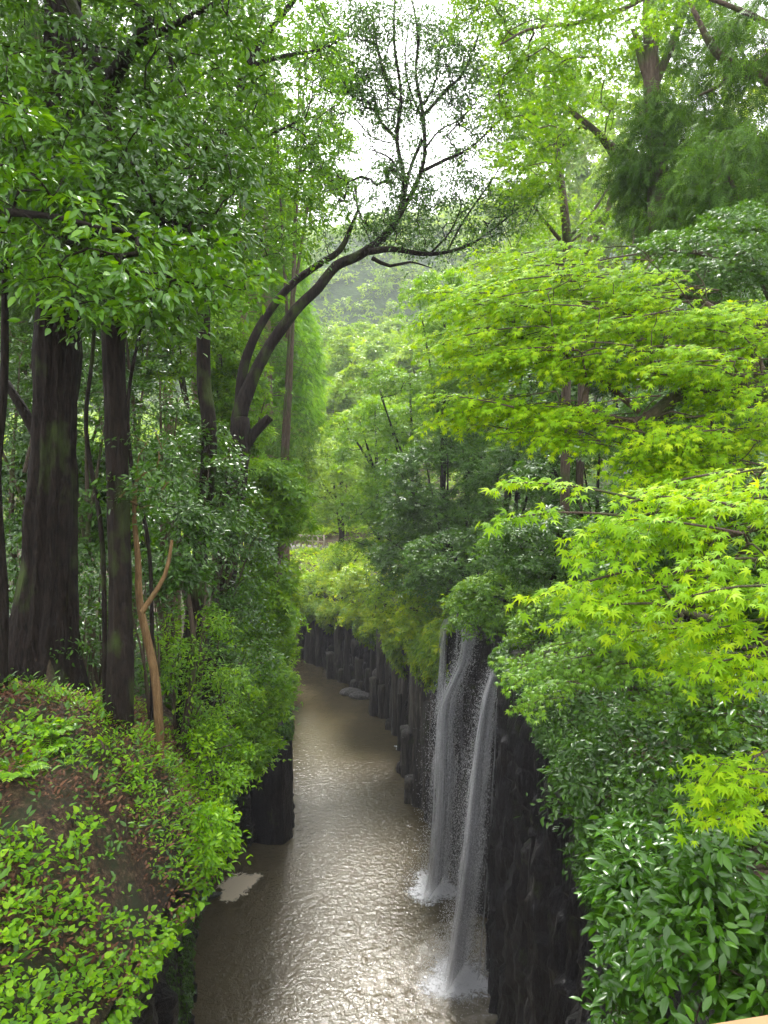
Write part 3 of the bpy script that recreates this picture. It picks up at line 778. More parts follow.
GL = 'broadleaf trees behind the left bank'
L_rows = [
    # u, v, t, ru, rv, n, mat, label
    (20, 430, 22, 55, 120, 46, 'evergreen', 'mid green tree behind the fluted trunk at the left edge'),
    (85, 440, 20, 34, 110, 34, 'evergreen', 'leafy tree filling the gap between the two dark trunks'),
    (160, 430, 21, 48, 80, 50, 'evergreen', 'glossy tree high behind the slender tan trunk'),
    (205, 480, 19, 42, 60, 50, 'evergreen', 'dark glossy tree below the fork of the leaning tree'),
    (170, 540, 16.5, 40, 60, 46, 'evergreen', 'dark glossy bush-like tree behind the slender tan trunk'),
    (235, 560, 22, 32, 60, 52, 'evergreen', 'dark tree hanging over the edge below the leaning tree'),
    (268, 500, 30, 34, 50, 56, 'maple_mid', 'leafy tree right of the leaning trunk over the gorge edge'),
    (262, 600, 30, 28, 42, 50, 'maple_mid', 'tree overhanging the left lip of the gorge, halfway along'),
    (268, 490, 42, 24, 34, 40, 'maple_mid', 'rounded tree under the bright cedars'),
    (268, 575, 44, 22, 34, 44, 'maple_mid', 'tree over the left lip just before the footpath railing'),
    (240, 400, 34, 36, 60, 50, 'maple_mid', 'green tree behind the trunk of the leaning tree'),
    (120, 330, 30, 60, 80, 50, 'evergreen', 'dark green tree far behind the straight dark trunk'),
    (200, 320, 32, 60, 80, 60, 'maple_mid', 'green tree behind the tall forked tree'),
    (30, 300, 30, 70, 90, 50, 'evergreen', 'green tree far behind the fluted trunk'),
    (300, 110, 40, 60, 110, 70, 'maple_mid', 'high green tree left of the bare forked limbs'),
    (215, 60, 38, 70, 110, 70, 'maple_mid', 'tall yellow green tree above the left bank'),
    (110, 60, 36, 90, 120, 80, 'maple_mid', 'tall green tree high behind the dark trunks'),
    (10, 80, 32, 80, 130, 80, 'maple_mid', 'tall green tree filling the upper left corner'),
    (60, 560, 18.5, 42, 50, 30, 'evergreen', 'low dark tree behind the roots of the fluted trunk'),
    (55, 480, 25, 60, 60, 70, 'evergreen', 'dark dense tree deep behind the fluted trunk'),
    (120, 500, 24, 50, 60, 60, 'evergreen', 'dark dense tree deep behind the gap between the dark trunks'),
    (185, 470, 27, 50, 60, 60, 'evergreen', 'dark dense tree deep behind the tan trunk'),
    (10, 560, 21, 50, 50, 50, 'evergreen', 'dark low tree at the left edge behind the roots'),
    (70, 380, 34, 80, 60, 70, 'evergreen', 'dark tree farthest back between the two dark trunks'),
    (290, 480, 56, 26, 60, 46, 'far_leaf', 'pale tree at the foot of the cedars near the bend'),
]
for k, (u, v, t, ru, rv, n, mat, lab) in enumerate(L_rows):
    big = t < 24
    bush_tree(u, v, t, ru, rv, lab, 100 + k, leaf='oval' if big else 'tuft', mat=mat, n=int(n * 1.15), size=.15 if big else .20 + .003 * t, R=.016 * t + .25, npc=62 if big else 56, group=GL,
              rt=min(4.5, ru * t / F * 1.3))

# ------------------------------------------------------------------ right side: trees standing along the gorge beyond the falls
GR = 'maples lining the right rim of the gorge'
R_rows = [
    (560, 545, 26, 75, 40, 66, 'maple_deep', 'dark layered maple above the right-hand waterfall'),
    (600, 600, 24, 60, 45, 50, 'maple_deep', 'dark maple hanging beside the right-hand waterfall'),
    (470, 560, 38, 62, 42, 80, 'maple_deep', 'shaded layered maple directly above the left-hand waterfall'),
    (500, 600, 34, 55, 26, 60, 'maple_mid', 'low spreading maple dipping toward the lip of the falls'),
    (545, 628, 29, 30, 18, 40, 'maple_mid', 'low leafy bough covering the rock beside the lip of the main fall'),
    (420, 560, 46, 50, 42, 66, 'maple_deep', 'layered maple over the basalt columns, left of the falls'),
    (440, 480, 44, 60, 52, 80, 'maple_deep', 'shaded maple with crossing dark stems above the falls'),
    (520, 480, 40, 60, 50, 70, 'maple_deep', 'shaded maple right of the crossing dark stems'),
    (380, 520, 58, 42, 40, 60, 'maple_mid', 'soft green maple right of the footpath railing'),
    (345, 566, 70, 20, 28, 34, 'creeper', 'yellow green bush next to the railing on the far cliff'),
    (362, 590, 62, 24, 30, 36, 'creeper', 'yellow green bush spilling over the far basalt columns'),
    (395, 600, 53, 28, 36, 44, 'creeper', 'yellow green bush spilling over the middle basalt columns'),
    (422, 612, 45, 26, 34, 44, 'creeper', 'yellow green bush spilling over the basalt columns nearest the falls'),
    (318, 592, 74, 22, 22, 30, 'creeper', 'bright bush over the dark columns straight under the railing'),
    (375, 440, 62, 46, 50, 70, 'maple_mid', 'soft green maple halfway up the far slope'),
    (410, 400, 52, 55, 45, 66, 'maple_mid', 'yellow green maple left of the near maple boughs'),
    (470, 400, 46, 60, 50, 66, 'maple_mid', 'green maple behind the tips of the near maple boughs'),
    (340, 480, 76, 34, 44, 56, 'far_leaf', 'pale tree above the far footpath'),
    (310, 510, 92, 26, 26, 40, 'far_leaf', 'small pale tree straight above the far footpath'),
    (445, 310, 48, 45, 40, 50, 'maple_mid', 'fresh green treetop under the end of the leaning limbs'),
    (600, 470, 30, 80, 60, 60, 'maple_deep', 'dark tree seen under the near maple boughs'),
    (660, 640, 20, 70, 80, 60, 'maple_deep', 'dark tree deep behind the lower maple boughs'),
]
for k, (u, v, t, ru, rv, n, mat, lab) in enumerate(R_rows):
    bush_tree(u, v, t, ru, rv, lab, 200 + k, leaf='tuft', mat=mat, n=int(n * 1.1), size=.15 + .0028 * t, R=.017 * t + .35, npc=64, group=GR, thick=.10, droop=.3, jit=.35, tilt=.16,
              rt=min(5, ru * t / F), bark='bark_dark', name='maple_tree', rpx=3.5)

R2 = [
    (700, 420, 20, 80, 60, 80, 'maple_deep', 'dark tree behind the crooked limb of the wide maple'),
    (745, 560, 17, 60, 80, 80, 'maple_deep', 'dark tree at the right edge behind the nearest boughs'),
    (740, 330, 24, 60, 60, 70, 'maple_deep', 'dark tree at the right edge above the wide maple'),
    (640, 340, 32, 70, 60, 80, 'maple_deep', 'dark tree behind the middle of the wide maple'),
    (560, 400, 34, 60, 60, 80, 'maple_deep', 'dark tree behind the left tips of the wide maple'),
    (510, 350, 42, 60, 50, 70, 'maple_mid', 'green tree behind the upper tips of the wide maple'),
    (690, 520, 15, 70, 60, 70, 'maple_deep', 'dark low tree just behind the nearest maple boughs'),
    (560, 300, 40, 60, 40, 60, 'maple_mid', 'fresh tree at the foot of the slim straight trunk'),
    (490, 430, 55, 60, 60, 70, 'maple_deep', 'dark tree deeper in the shade above the falls'),
    (430, 530, 54, 50, 40, 60, 'maple_deep', 'dark tree deep behind the layered maples over the columns'),
]
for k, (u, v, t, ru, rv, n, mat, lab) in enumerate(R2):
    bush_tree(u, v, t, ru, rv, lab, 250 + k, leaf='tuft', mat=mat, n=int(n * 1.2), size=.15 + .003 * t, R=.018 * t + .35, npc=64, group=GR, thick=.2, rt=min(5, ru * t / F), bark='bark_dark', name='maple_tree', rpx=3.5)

# far slope above the bend, in the haze
GF = 'trees on the hazy slope beyond the bend'
rng = RNG(77)
far = [(345, 365, 120, 26, 26), (380, 358, 130, 30, 26), (415, 360, 120, 30, 28), (450, 345, 125, 34, 30), (360, 400, 100, 30, 34), (400, 390, 100, 30, 34), (335, 420, 105, 24, 34), (372, 375, 115, 26, 26),
       (350, 445, 90, 26, 30), (325, 465, 98, 24, 30), (395, 430, 88, 30, 30), (430, 370, 95, 36, 30), (300, 440, 105, 30, 40), (340, 345, 150, 24, 16), (395, 338, 155, 26, 16), (365, 338, 160, 20, 14), (330, 375, 125, 20, 26),
       (490, 310, 110, 40, 40), (540, 290, 100, 50, 60), (600, 250, 95, 60, 60), (560, 200, 110, 50, 60), (500, 240, 120, 40, 50), (650, 200, 85, 60, 80), (720, 180, 80, 60, 90), (610, 150, 100, 50, 60), (700, 80, 90, 70, 70), (560, 110, 120, 40, 40)]
for k, (u, v, t, ru, rv) in enumerate(far):
    lab = 'pale hazy tree on the far slope, %s' % (['below the sky gap', 'between the cedars and the near maples', 'behind the near maple boughs', 'seen through the upper right branches'][0 if v < 360 and u < 440 else 1 if u < 440 else 2 if v > 240 else 3])
    bush_tree(u, v, t, ru, rv, lab, 300 + k, leaf='tuft', mat='far_leaf', n=40, size=.75 + .002 * t, R=.013 * t + .3, npc=46, group=GF, rpx=1.6, thick=.3, rt=ru * t / F)

# ------------------------------------------------------------------ right side: tall trees against the sky
tree('maple_tree', 'double stemmed tree whose bare trunks arch to the left', [
    trunk_px([(640, 262, 7), (641, 235, 7), (636, 195, 5.5), (618, 155, 4), (598, 133, 3.2), (572, 112, 2.4), (550, 95, 1.6)], 24, foot(650, 500, 24)),
    trunk_px([(638, 205, 3.4), (622, 172, 3), (602, 140, 2.4), (580, 118, 1.6)], 24.3), trunk_px([(632, 200, 2), (655, 150, 1.5), (690, 110, 1)], 24)],
    [EL(560, 90, 23, 70, 60, 2.5, 80), EL(600, 40, 23, 70, 50, 2.5, 50), EL(530, 150, 22, 45, 45, 2, 45)], 'star', 'maple_mid', 'bark_brown', 50, .13, .65, 66, tw=.006, tilt=.2)
tree('maple_tree', 'straight slim trunk with leafy crown left of the arching stems', [
    trunk_px([(567, 300, 4.5), (567, 240, 4.5), (562, 190, 3.6), (553, 120, 3), (545, 60, 2.4), (540, 0, 1.6)], 27, foot(567, 500, 27)),
    trunk_px([(562, 245, 2), (590, 215, 1.6), (610, 185, 1)], 27), trunk_px([(560, 240, 2), (540, 215, 1.5), (525, 190, 1)], 27)],
    [EL(530, 60, 26, 60, 75, 3, 85), EL(520, 190, 26, 40, 60, 2.5, 42), EL(570, 230, 28, 50, 35, 2.5, 20)], 'star', 'maple_mid', 'bark_brown', 51, .14, .7, 64, tw=.006, tilt=.2)
tree('maple_tree', 'slanting thin trunk crossing behind the arching stems', [
    trunk_px([(585, 275, 3.5), (600, 235, 3.2), (612, 195, 2.6), (628, 150, 2), (645, 100, 1.4)], 30, foot(580, 500, 30)),
    trunk_px([(606, 215, 2), (580, 235, 1.6), (566, 245, 1)], 30)], [EL(640, 110, 30, 60, 60, 3, 30), EL(610, 200, 31, 45, 40, 2, 16)], 'star', 'maple_mid', 'bark_brown', 52, .15, .7, 60, tw=.006)
# shaggy conifer
t0 = 21
rng = RNG(53)
tree('cedar_tree', 'shaggy dark conifer with a thick straight trunk at upper right', [
    trunk_px([(662, 330, 13), (660, 240, 12), (657, 160, 10), (652, 90, 8), (650, 20, 7), (648, -60, 6)], t0, foot(662, 520, t0)),
    trunk_px([(654, 85, 4.5), (672, 45, 4), (684, 10, 3.5), (694, -30, 3)], t0), trunk_px([(652, 90, 4.5), (642, 62, 4), (634, 30, 3)], t0)],
    [EL(655, 165, t0, 38, 75, 1.6, 100), EL(700, 170, t0 + 1, 50, 50, 2, 80), EL(690, 30, t0, 60, 40, 2, 40)], 'frond', 'cedar', 'bark_brown', 53, .34, .5, 42, tw=.008, **FROND)
tree('cedar_tree', 'drooping conifer with dark curved limbs at the right edge', [
    ([foot(800, 520, 17), P(800, 250, 17), P(795, 60, 17), P(790, -100, 17)], [.3, .26, .22, .15]),
    trunk_px([(795, 95, 6), (760, 76, 5.5), (738, 68, 5), (716, 52, 4), (703, 30, 3), (690, 2, 2)], 17), trunk_px([(738, 68, 3), (720, 85, 2), (700, 95, 1.3)], 17),
    trunk_px([(795, 40, 4), (760, 20, 3), (735, 8, 2.5), (700, -5, 2)], 17), trunk_px([(795, 230, 4), (745, 205, 2.5), (725, 165, 1.6), (716, 140, 1)], 17)],
    [EL(735, 190, 17, 60, 60, 2, 110), EL(750, 60, 17.5, 50, 70, 2, 70), EL(690, 215, 18, 45, 30, 1.5, 40)], 'frond', 'cedar', 'bark_brown', 54, .32, .45, 40, tw=.007, **FROND)
# overhead boughs from a tree on the right rim
tree('maple_tree', 'overhead maple bough crossing the top of the view right of centre', [
    ([gp(9.5, 14, -.3), P(920, 100, 14), P(830, -190, 13.5), P(700, -60, 13), P(640, 0, 13), P(580, 22, 13), P(532, 28, 12.5), P(500, 45, 12)], [.3, .25, .14, .06, .045, .035, .025, .012]),
    ([P(640, 0, 13), P(600, -20, 12.5), P(540, -30, 12)], [.04, .03, .015])],
    [EL(560, 30, 12.5, 75, 40, 1.4, 46), EL(525, 115, 14, 45, 75, 1.6, 40), EL(640, 0, 13, 60, 30, 1.4, 22), EL(480, 0, 12, 50, 26, 1.2, 18)], 'star', 'maple_mid', 'bark_brown', 55, .085, .42, 62, tw=.004, tilt=.2)
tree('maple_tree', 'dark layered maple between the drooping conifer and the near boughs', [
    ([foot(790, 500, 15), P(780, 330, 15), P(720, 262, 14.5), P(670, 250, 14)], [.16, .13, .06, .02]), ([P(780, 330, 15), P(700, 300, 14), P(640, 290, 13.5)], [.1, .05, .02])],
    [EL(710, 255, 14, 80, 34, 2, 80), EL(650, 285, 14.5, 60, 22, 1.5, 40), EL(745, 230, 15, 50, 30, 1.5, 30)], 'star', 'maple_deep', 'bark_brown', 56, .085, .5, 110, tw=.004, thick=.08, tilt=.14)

# ------------------------------------------------------------------ near maple: boughs reaching in from the right
def maple_bough(g, gt, start, end, width, rng, leaf=.05, dens=1.0, sag=.10, fan=7, twig=.004):
    """a flat bough: a main stem, side twigs left and right, leaves in opposite pairs along them"""
    start, end = np.asarray(start, float), np.asarray(end, float)
    L = np.linalg.norm(end - start); d = (end - start) / L
    side = nrm(np.cross(d, UP)); 
    n = max(5, int(L / .25))
    s = np.linspace(0, 1, n)
    main = start + (end - start) * s[:, None] + UP * (sag * np.sin(s * math.pi) * L * .35)[:, None] + side * (.04 * L * np.sin(s * 5 + rng.uniform(0, 6)))[:, None]
    tube(gt, main, np.linspace(twig * 2.6, twig, n), 6)
    pos, Y, Zv, sz, tn = [], [], [], [], []
    base_t = rng.uniform(.2, .8)
    def leaves_on(path, frac0=.15):
        seg = np.linalg.norm(path[-1] - path[0]); m = max(2, int(seg / (leaf * .62) * dens))
        for f in np.linspace(frac0, 1, m):
            x = f * (len(path) - 1); i = min(int(x), len(path) - 2); p = path[i] + (path[i + 1] - path[i]) * (x - i)
            dr = nrm(path[i + 1] - path[i]); sd = nrm(np.cross(dr, UP))
            for sg in ((-1, 1) if f < .97 else (-1, 1, 0)):
                dirn = dr * (.55 if sg else 1) + sd * sg * .9 + rng.normal(0, .28, 3) - UP * rng.uniform(.05, .55)
                dirn = nrm(dirn)
                pos.append(p + dirn * leaf * .45 + rng.normal(0, leaf * .15, 3) + UP * leaf * .22); Y.append(dirn)
                Zv.append(UP + np.array([-.35, -.55, 0]) + rng.normal(0, .30, 3)); sz.append(leaf * rng.uniform(.5, 1.3)); tn.append(.4 * base_t + .6 * rng.random())
    leaves_on(main, .5)
    nt = max(3, int(L * fan))
    for f in np.linspace(.12, .97, nt):
        x = f * (n - 1); i = min(int(x), n - 2); p = main[i] + (main[i + 1] - main[i]) * (x - i)
        for sg in (-1, 1):
            if rng.random() < .12: continue
            l = width * (1 - .55 * f) * rng.uniform(.5, 1.1) * (.45 + f * .8 if f < .5 else 1)
            dd = nrm(d * rng.uniform(.6, 1.0) + side * sg * rng.uniform(.6, 1.0) + UP * rng.uniform(-.10, .12))
            e = p + dd * l - UP * l * rng.uniform(.15, .65)
            mid = (p + e) / 2 + UP * l * .08
            path = np.array([p, mid, e]); tube(gt, path, [twig * .8, twig * .55, twig * .3], 4)
            leaves_on(path)
            if l > width * .5:
                for s2 in (-1, 1):
                    q = p + (e - p) * .5 + UP * l * .05; e2 = q + nrm(dd + side * s2 * .9) * l * .45 - UP * l * .12
                    path = np.array([q, (q + e2) / 2 + UP * .01, e2]); tube(gt, path, [twig * .5, twig * .4, twig * .3], 4); leaves_on(path)
    place(g, 'maple' if leaf < .2 else 'star', np.array(pos), np.array(Y), np.array(Zv), np.array(sz), np.array(tn))

def near_maple(label, stems, boughs, seed, mat='maple', leaf=.055, name='maple_tree', dens=1.0):
    rng = RNG(seed)
    root = empty(name, stems[0][0][0], label, 'tree', None)
    gt = Geo()
    for pts, rad in stems: tube(gt, pts, rad, 10, .15, step=.25)
    g = Geo()
    nodes = np.concatenate([smooth_path(p_, r_, .3)[0] for p_, r_ in stems])
    for (s, e, wd) in boughs:
        if s is None:
            s = nodes[np.argmin(np.linalg.norm(nodes - e, axis=1))]
        maple_bough(g, gt, s, e, wd, rng, leaf=leaf, dens=dens)
    gt.build('trunk', M['bark_brown'], root, smooth=True)
    g.build('crown', M[mat], root)
    return root

def mass(regions, rng, reach, wd):
    """boughs whose tips fill the regions; each grows from the trunk side (right, slightly back)"""
    out = []
    for (u, v, t, ru, rv, rt, n) in regions:
        E_ = ell(P(u, v, t), np.array([ru * t / F, rt, rv * t / F]), n, rng, .1)
        for e in E_:
            dd = nrm(np.array([1.0, rng.uniform(-.35, .55), rng.uniform(-.15, .25)]))
            L = reach * rng.uniform(.7, 1.3)
            out.append((e + dd * L * .75, e - dd * L * .25, wd * rng.uniform(.7, 1.2)))
    return out
def near_maple2(label, stems, regions, extra_boughs, seed, mat, leaf, reach, wd, dens=1.0, tw=.006):
    rng = RNG(seed)
    bs = extra_boughs + mass(regions, rng, reach, wd)
    root = empty('maple_tree', stems[0][0][0], label, 'tree', None)
    gt = Geo()
    for pts, rad in stems: tube(gt, pts, rad, 10, .15, step=.25)
    skeleton(gt, stems, np.array([b_[0] for b_ in bs]), tw, rng)
    g = Geo()
    for s_, e_, w_ in bs: maple_bough(g, gt, s_, e_, w_, rng, leaf=leaf, dens=dens, fan=5, twig=.0035)
    gt.build('trunk', M['bark_brown'], root, smooth=True)
    g.build('crown', M[mat], root)
def bl(rows): return [(P(*a), P(*b), w) for a, b, w in rows]
# A: the closest maple, its boughs fill the middle right (leaves a hand wide)
rootA = gp(4.2, 3.6, -.3)
stemsA = [([rootA, rootA + [.0, .0, 2.2], P(860, 470, 5.2), P(810, 440, 5.0)], [.16, .13, .09, .06]),
          ([P(860, 500, 5.2), P(780, 520, 4.8), P(700, 545, 4.6)], [.05, .03, .012]), ([P(860, 620, 5.2), P(800, 610, 4.4)], [.04, .02])]
near_maple2('bright maple nearest the viewer, its lime boughs reaching in from the right edge', stemsA,
    [(700, 510, 4.6, 70, 34, .35, 12), (620, 540, 4.5, 60, 34, .3, 9), (640, 600, 4.4, 50, 30, .3, 8), (675, 650, 4.6, 40, 20, .3, 4), (730, 590, 4.0, 45, 40, .3, 7), (745, 660, 4.0, 22, 30, .25, 3), (735, 790, 4.0, 24, 42, .25, 5)],
    bl([((640, 500, 4.7), (505, 482, 4.6), .34), ((620, 515, 4.6), (500, 520, 4.4), .30), ((640, 570, 4.5), (530, 600, 4.3), .3)]), 60, 'maple', .074, .62, .38)
# B: second maple, a little further
rootB = gp(6.6, 9.0, -.3)
stemsB = [([rootB, rootB + [-.2, .1, 2.5], P(770, 400, 8.8), P(690, 392, 8.6), P(640, 422, 8.4), P(600, 415, 8.3), P(585, 405, 8.2), P(588, 385, 8.3)], [.2, .17, .13, .085, .065, .055, .045, .03]),
          ([P(770, 400, 8.8), P(740, 330, 9.2), P(700, 300, 9.4)], [.1, .06, .03]), ([P(640, 412, 8.6), P(560, 350, 8.8), P(480, 330, 8.8)], [.04, .025, .012]), ([P(700, 392, 8.8), P(640, 330, 9.2), P(560, 290, 9.4)], [.05, .03, .015])]
near_maple2('wide yellow green maple with a crooked dark limb, behind the nearest boughs', stemsB,
    [(510, 305, 8.8, 80, 34, 1.0, 27), (620, 305, 9.0, 80, 34, 1.0, 28), (715, 335, 8.8, 60, 38, .9, 25), (480, 350, 8.5, 50, 38, .8, 18), (540, 362, 8.4, 50, 26, .8, 11), (470, 410, 8.2, 36, 22, .6, 9), (545, 430, 8.2, 50, 28, .7, 13),
     (675, 370, 8.0, 50, 26, .6, 13), (740, 420, 8.0, 50, 34, .7, 15), (665, 445, 7.8, 50, 24, .6, 11), (560, 262, 9.6, 80, 16, .8, 14), (690, 475, 7.6, 60, 22, .5, 10), (600, 345, 8.6, 90, 40, .8, 16)],
    [], 62, 'maple', .085, .9, .5)
# C: maple tips beside the falls, and under A
rootC = gp(6.2, 11.5, -.3)
stemsC = [([rootC, rootC + [-.1, 0, 1.2], P(760, 640, 10.5), P(680, 610, 10)], [.14, .12, .08, .04])]
near_maple2('fresh maple dipping beside the right-hand waterfall', stemsC,
    [(600, 640, 9.8, 60, 34, .8, 30), (545, 680, 9.6, 32, 32, .6, 12), (670, 680, 9.4, 50, 40, .7, 24), (590, 600, 9.9, 50, 24, .7, 12), (720, 720, 9.2, 34, 30, .6, 8)],
    [], 64, 'maple_mid', .085, .8, .5)

# ------------------------------------------------------------------ right side: glossy evergreen shrubs
def shrub(label, seed, crowns, size, R, npc, mat='shrub', base=None, group='glossy shrubs on the right bank', leaf='oval', bark='bark_brown', name='shrub', stems=5, tw=.004, cat='shrub', **kw):
    rng = RNG(seed)
    c0 = crowns[0][0]
    if base is None: base = gp(c0[0], c0[1], -.15)
    tr = []
    for j in range(stems):
        c, r, n = crowns[j % len(crowns)]
        e = c + rng.normal(0, .35, 3) * r
        m = (base + e) / 2 + [rng.normal(0, .1), rng.normal(0, .1), .15]
        tr.append(([base + rng.normal(0, .06, 3) * [1, 1, 0], m, e], [.035, .025, .012]))
    kw = dict(dict(thick=.25, droop=.25, jit=.4, tilt=.35, hang=.2), **kw)
    return tree(name, label, tr, crowns, leaf, mat, bark, seed, size, R, npc, cat=cat, group=group, sides=6, tw=tw, base=base, **kw)
bR = gp(3.3, 6.2, -.2)
shrub('large glossy shrub with long wet leaves in the lower right corner', 70, [EL(705, 960, 5.4, 82, 60, .7, 56), EL(745, 880, 5.6, 60, 50, .6, 34), EL(790, 990, 5.0, 60, 60, .6, 24)], .125, .24, 26, base=bR, thick=.3)
shrub('glossy shrub with smaller leaves rising left of the corner shrub', 71, [EL(670, 870, 7.2, 70, 45, .8, 78), EL(640, 915, 7.0, 42, 45, .6, 44), EL(635, 990, 7.2, 34, 40, .6, 26)], .13, .27, 24, base=gp(3.8, 7.4, -.2))
shrub('dark glossy shrub under the lower maple boughs', 72, [EL(640, 760, 12, 75, 60, 1.3, 80), EL(590, 800, 12.5, 36, 60, 1, 36)], .13, .42, 46, mat='evergreen', base=gp(5.6, 12.6, -.2))
shrub('dark small leaved bush against the cliff right of the falls', 73, [EL(590, 720, 16, 50, 55, 1.4, 70), EL(565, 690, 17, 40, 36, 1.2, 40)], .11, .5, 70, mat='evergreen', base=gp(6.4, 16.6, -.2))
shrub('shaded bush behind the right edge, between maple tips and corner shrub', 74, [EL(730, 740, 9, 60, 70, 1.2, 60), EL(700, 820, 8.6, 60, 40, 1, 40)], .13, .36, 40, mat='evergreen', base=gp(5.2, 9.2, -.2))
shrub('small green bush clinging to the rock below the corner shrubs', 75, [EL(640, 1010, 8.4, 36, 36, .5, 26)], .11, .24, 22, base=gp(3.4, 8.6, -.4))

# ------------------------------------------------------------------ left bank: shrubs along the lip
GS = 'shrubs along the left lip of the gorge'
LS = [
    (215, 700, 17.5, 42, 42, 60, 'maple_mid', 'oval', .11, 'bright shrub on the lip below the dark glossy trees'),
    (190, 640, 17, 42, 40, 50, 'maple_mid', 'oval', .11, 'green shrub beside the slender tan trunk'),
    (245, 650, 21, 32, 48, 60, 'evergreen', 'oval', .12, 'dark green shrub hanging above the rock pillar'),
    (262, 690, 25, 22, 44, 50, 'maple_mid', 'tuft', .18, 'light shrub overhanging just above the rock pillar'),
    (250, 745, 24, 24, 28, 40, 'maple_mid', 'tuft', .18, 'low shrub dripping over the lip beside the pillar top'),
    (215, 760, 16.5, 38, 36, 52, 'fresh', 'oval', .11, 'fresh green bush right of the bare muddy slope'),
    (205, 835, 13.8, 26, 38, 46, 'fresh', 'oval', .12, 'broad leaved bush at the lip above the tan foam'),
    (278, 640, 34, 18, 36, 44, 'maple_mid', 'tuft', .22, 'shrub bulging over the river at mid distance'),
    (286, 600, 46, 14, 30, 40, 'creeper', 'tuft', .26, 'yellowish shrub on the left lip near the bend'),
    (282, 685, 38, 12, 18, 26, 'maple_mid', 'tuft', .22, 'small shrub on the ledge over the far water'),
    (150, 590, 15.5, 28, 40, 30, 'evergreen', 'oval', .12, 'dark shrub between the two right-hand trunks'),
    (85, 640, 15.2, 20, 32, 20, 'evergreen', 'oval', .11, 'small dark shrub between the trunk bases'),
    (100, 590, 17.0, 30, 42, 36, 'evergreen', 'oval', .11, 'taller dark shrub behind the gap between the trunk bases'),
    (12, 640, 15.5, 24, 60, 26, 'evergreen', 'oval', .12, 'dark shrub at the left edge beside the fluted trunk'),
]
for k, (u, v, t, ru, rv, n, mat, leaf, sz, lab) in enumerate(LS):
    c = P(u, v, t); bx = min(c[0], float(np.interp(c[1], LT[:, 1], LT[:, 0])) - .5)
    shrub(lab, 400 + k, [EL(u, v, t, ru, rv, min(2.6, max(.9, ru * t / F * 1.6)), n)], sz, .014 * t + .14, 44, mat=mat, leaf=leaf, base=gp(bx, c[1], -.15), group=GS)

# hillocks of undergrowth: countless small plants
def cover(name, label, n, xr, yr, keep, kind, mat, size, rng, lift=(.05, .3), hang=.0, jit=.5, clump=5, spread=.12):
    x = rng.uniform(*xr, n); y = rng.uniform(*yr, n)
    ok = keep(x, y); x, y = x[ok], y[ok]
    K = len(x); i = np.repeat(np.arange(K), clump)
    e = .25
    z = ground(x, y)
    gxn = (ground(x + e, y) - ground(x - e, y)) / (2 * e); gyn = (ground(x, y + e) - ground(x, y - e)) / (2 * e)
    gxn = np.clip(gxn, -3, 3); gyn = np.clip(gyn, -3, 3)
    nr = nrm(np.stack([-gxn, -gyn, np.ones(K)], -1))
    c = np.stack([x, y, z], -1)
    N = len(i)
    th = rng.uniform(0, 6.28, N)
    d = np.stack([np.cos(th), np.sin(th), .35 + 0 * th - hang], -1) + .4 * nr[i]
    pos = c[i] + nr[i] * rng.uniform(*lift, N)[:, None] + d * spread * rng.random(N)[:, None]
    g = Geo(); hgt = rng.random(K)
    place(g, kind, pos, d + rng.normal(0, .25, (N, 3)), nr[i] * .6 + UP * .8 + rng.normal(0, jit * .6, (N, 3)), size * rng.uniform(.5, 1.35, N) * (.7 + .6 * hgt[i]), .5 * rng.random(K)[i] + .5 * rng.random(N))
    return tag(g.build(name, M[mat]), label, kind='stuff')

rng = RNG(500)
def dlip(x, y): return seg_dist(x, y, LT)
def patch(x, y, f=.9, s=3.): return noise(np.stack([x + s, y, 0 * x], -1), f)
# thick fresh cover on the near left slope
cover('undergrowth', 'bright green seedlings and weeds covering the near left slope', 5200, (-10, -2.6), (4.5, 12.6), lambda x, y: (~inside(x, y, RIVER)) & (dlip(x, y) > -.1) & (patch(x, y) > -.5 + np.clip((y - 9.5) * .30, 0, 2)), 'heart', 'fresh', .085, rng, lift=(.04, .30))
cover('weeds', 'scattered small leafy weeds on the bare muddy slope', 4200, (-9, -2.8), (11, 18), lambda x, y: (~inside(x, y, RIVER)) & (patch(x, y, 1.2, 9) > .12), 'oval', 'fresh', .075, rng, lift=(.02, .18), clump=6)
cover('weeds', 'small darker seedlings mixed into the bright cover of the near left slope', 1500, (-10, -2.6), (4.5, 13), lambda x, y: (~inside(x, y, RIVER)) & (dlip(x, y) > 0), 'oval', 'evergreen_light', .11, rng, lift=(.02, .34), clump=5)
cover('fallen_leaves', 'brown fallen leaves littering the soil by the trunks', 24000, (-10, -2.8), (8, 18), lambda x, y: (~inside(x, y, RIVER)) & (patch(x, y, 1.6, 5) > -.35), 'oval', 'litter', .07, rng, lift=(.0, .03), clump=2, spread=.2, jit=.3)
cover('undergrowth', 'dark leafy undergrowth on the left forest floor', 16000, (-40, -4), (15, 66), lambda x, y: (~inside(x, y, RIVER)) & ((y > 17) | (x < -7)) & (patch(x, y, .5, 1) > -.35), 'tuft', 'evergreen', .24, rng, lift=(.05, .8), clump=4, spread=.35)
cover('undergrowth', 'low green undergrowth along the right rim', 15000, (-12, 30), (4, 80), lambda x, y: (~inside(x, y, RIVER)) & ((y < 74) | (x > -2)) & (seg_dist(x, y, RT) < seg_dist(x, y, LT)), 'tuft', 'maple_deep', .24, rng, lift=(.05, .6), clump=4, spread=.35)
cover('undergrowth', 'pale undergrowth on the slope beyond the bend', 9000, (-60, 30), (88, 170), lambda x, y: (~inside(x, y, RIVER)), 'tuft', 'far_leaf', .7, rng, lift=(.1, 1.2), clump=3, spread=.8)
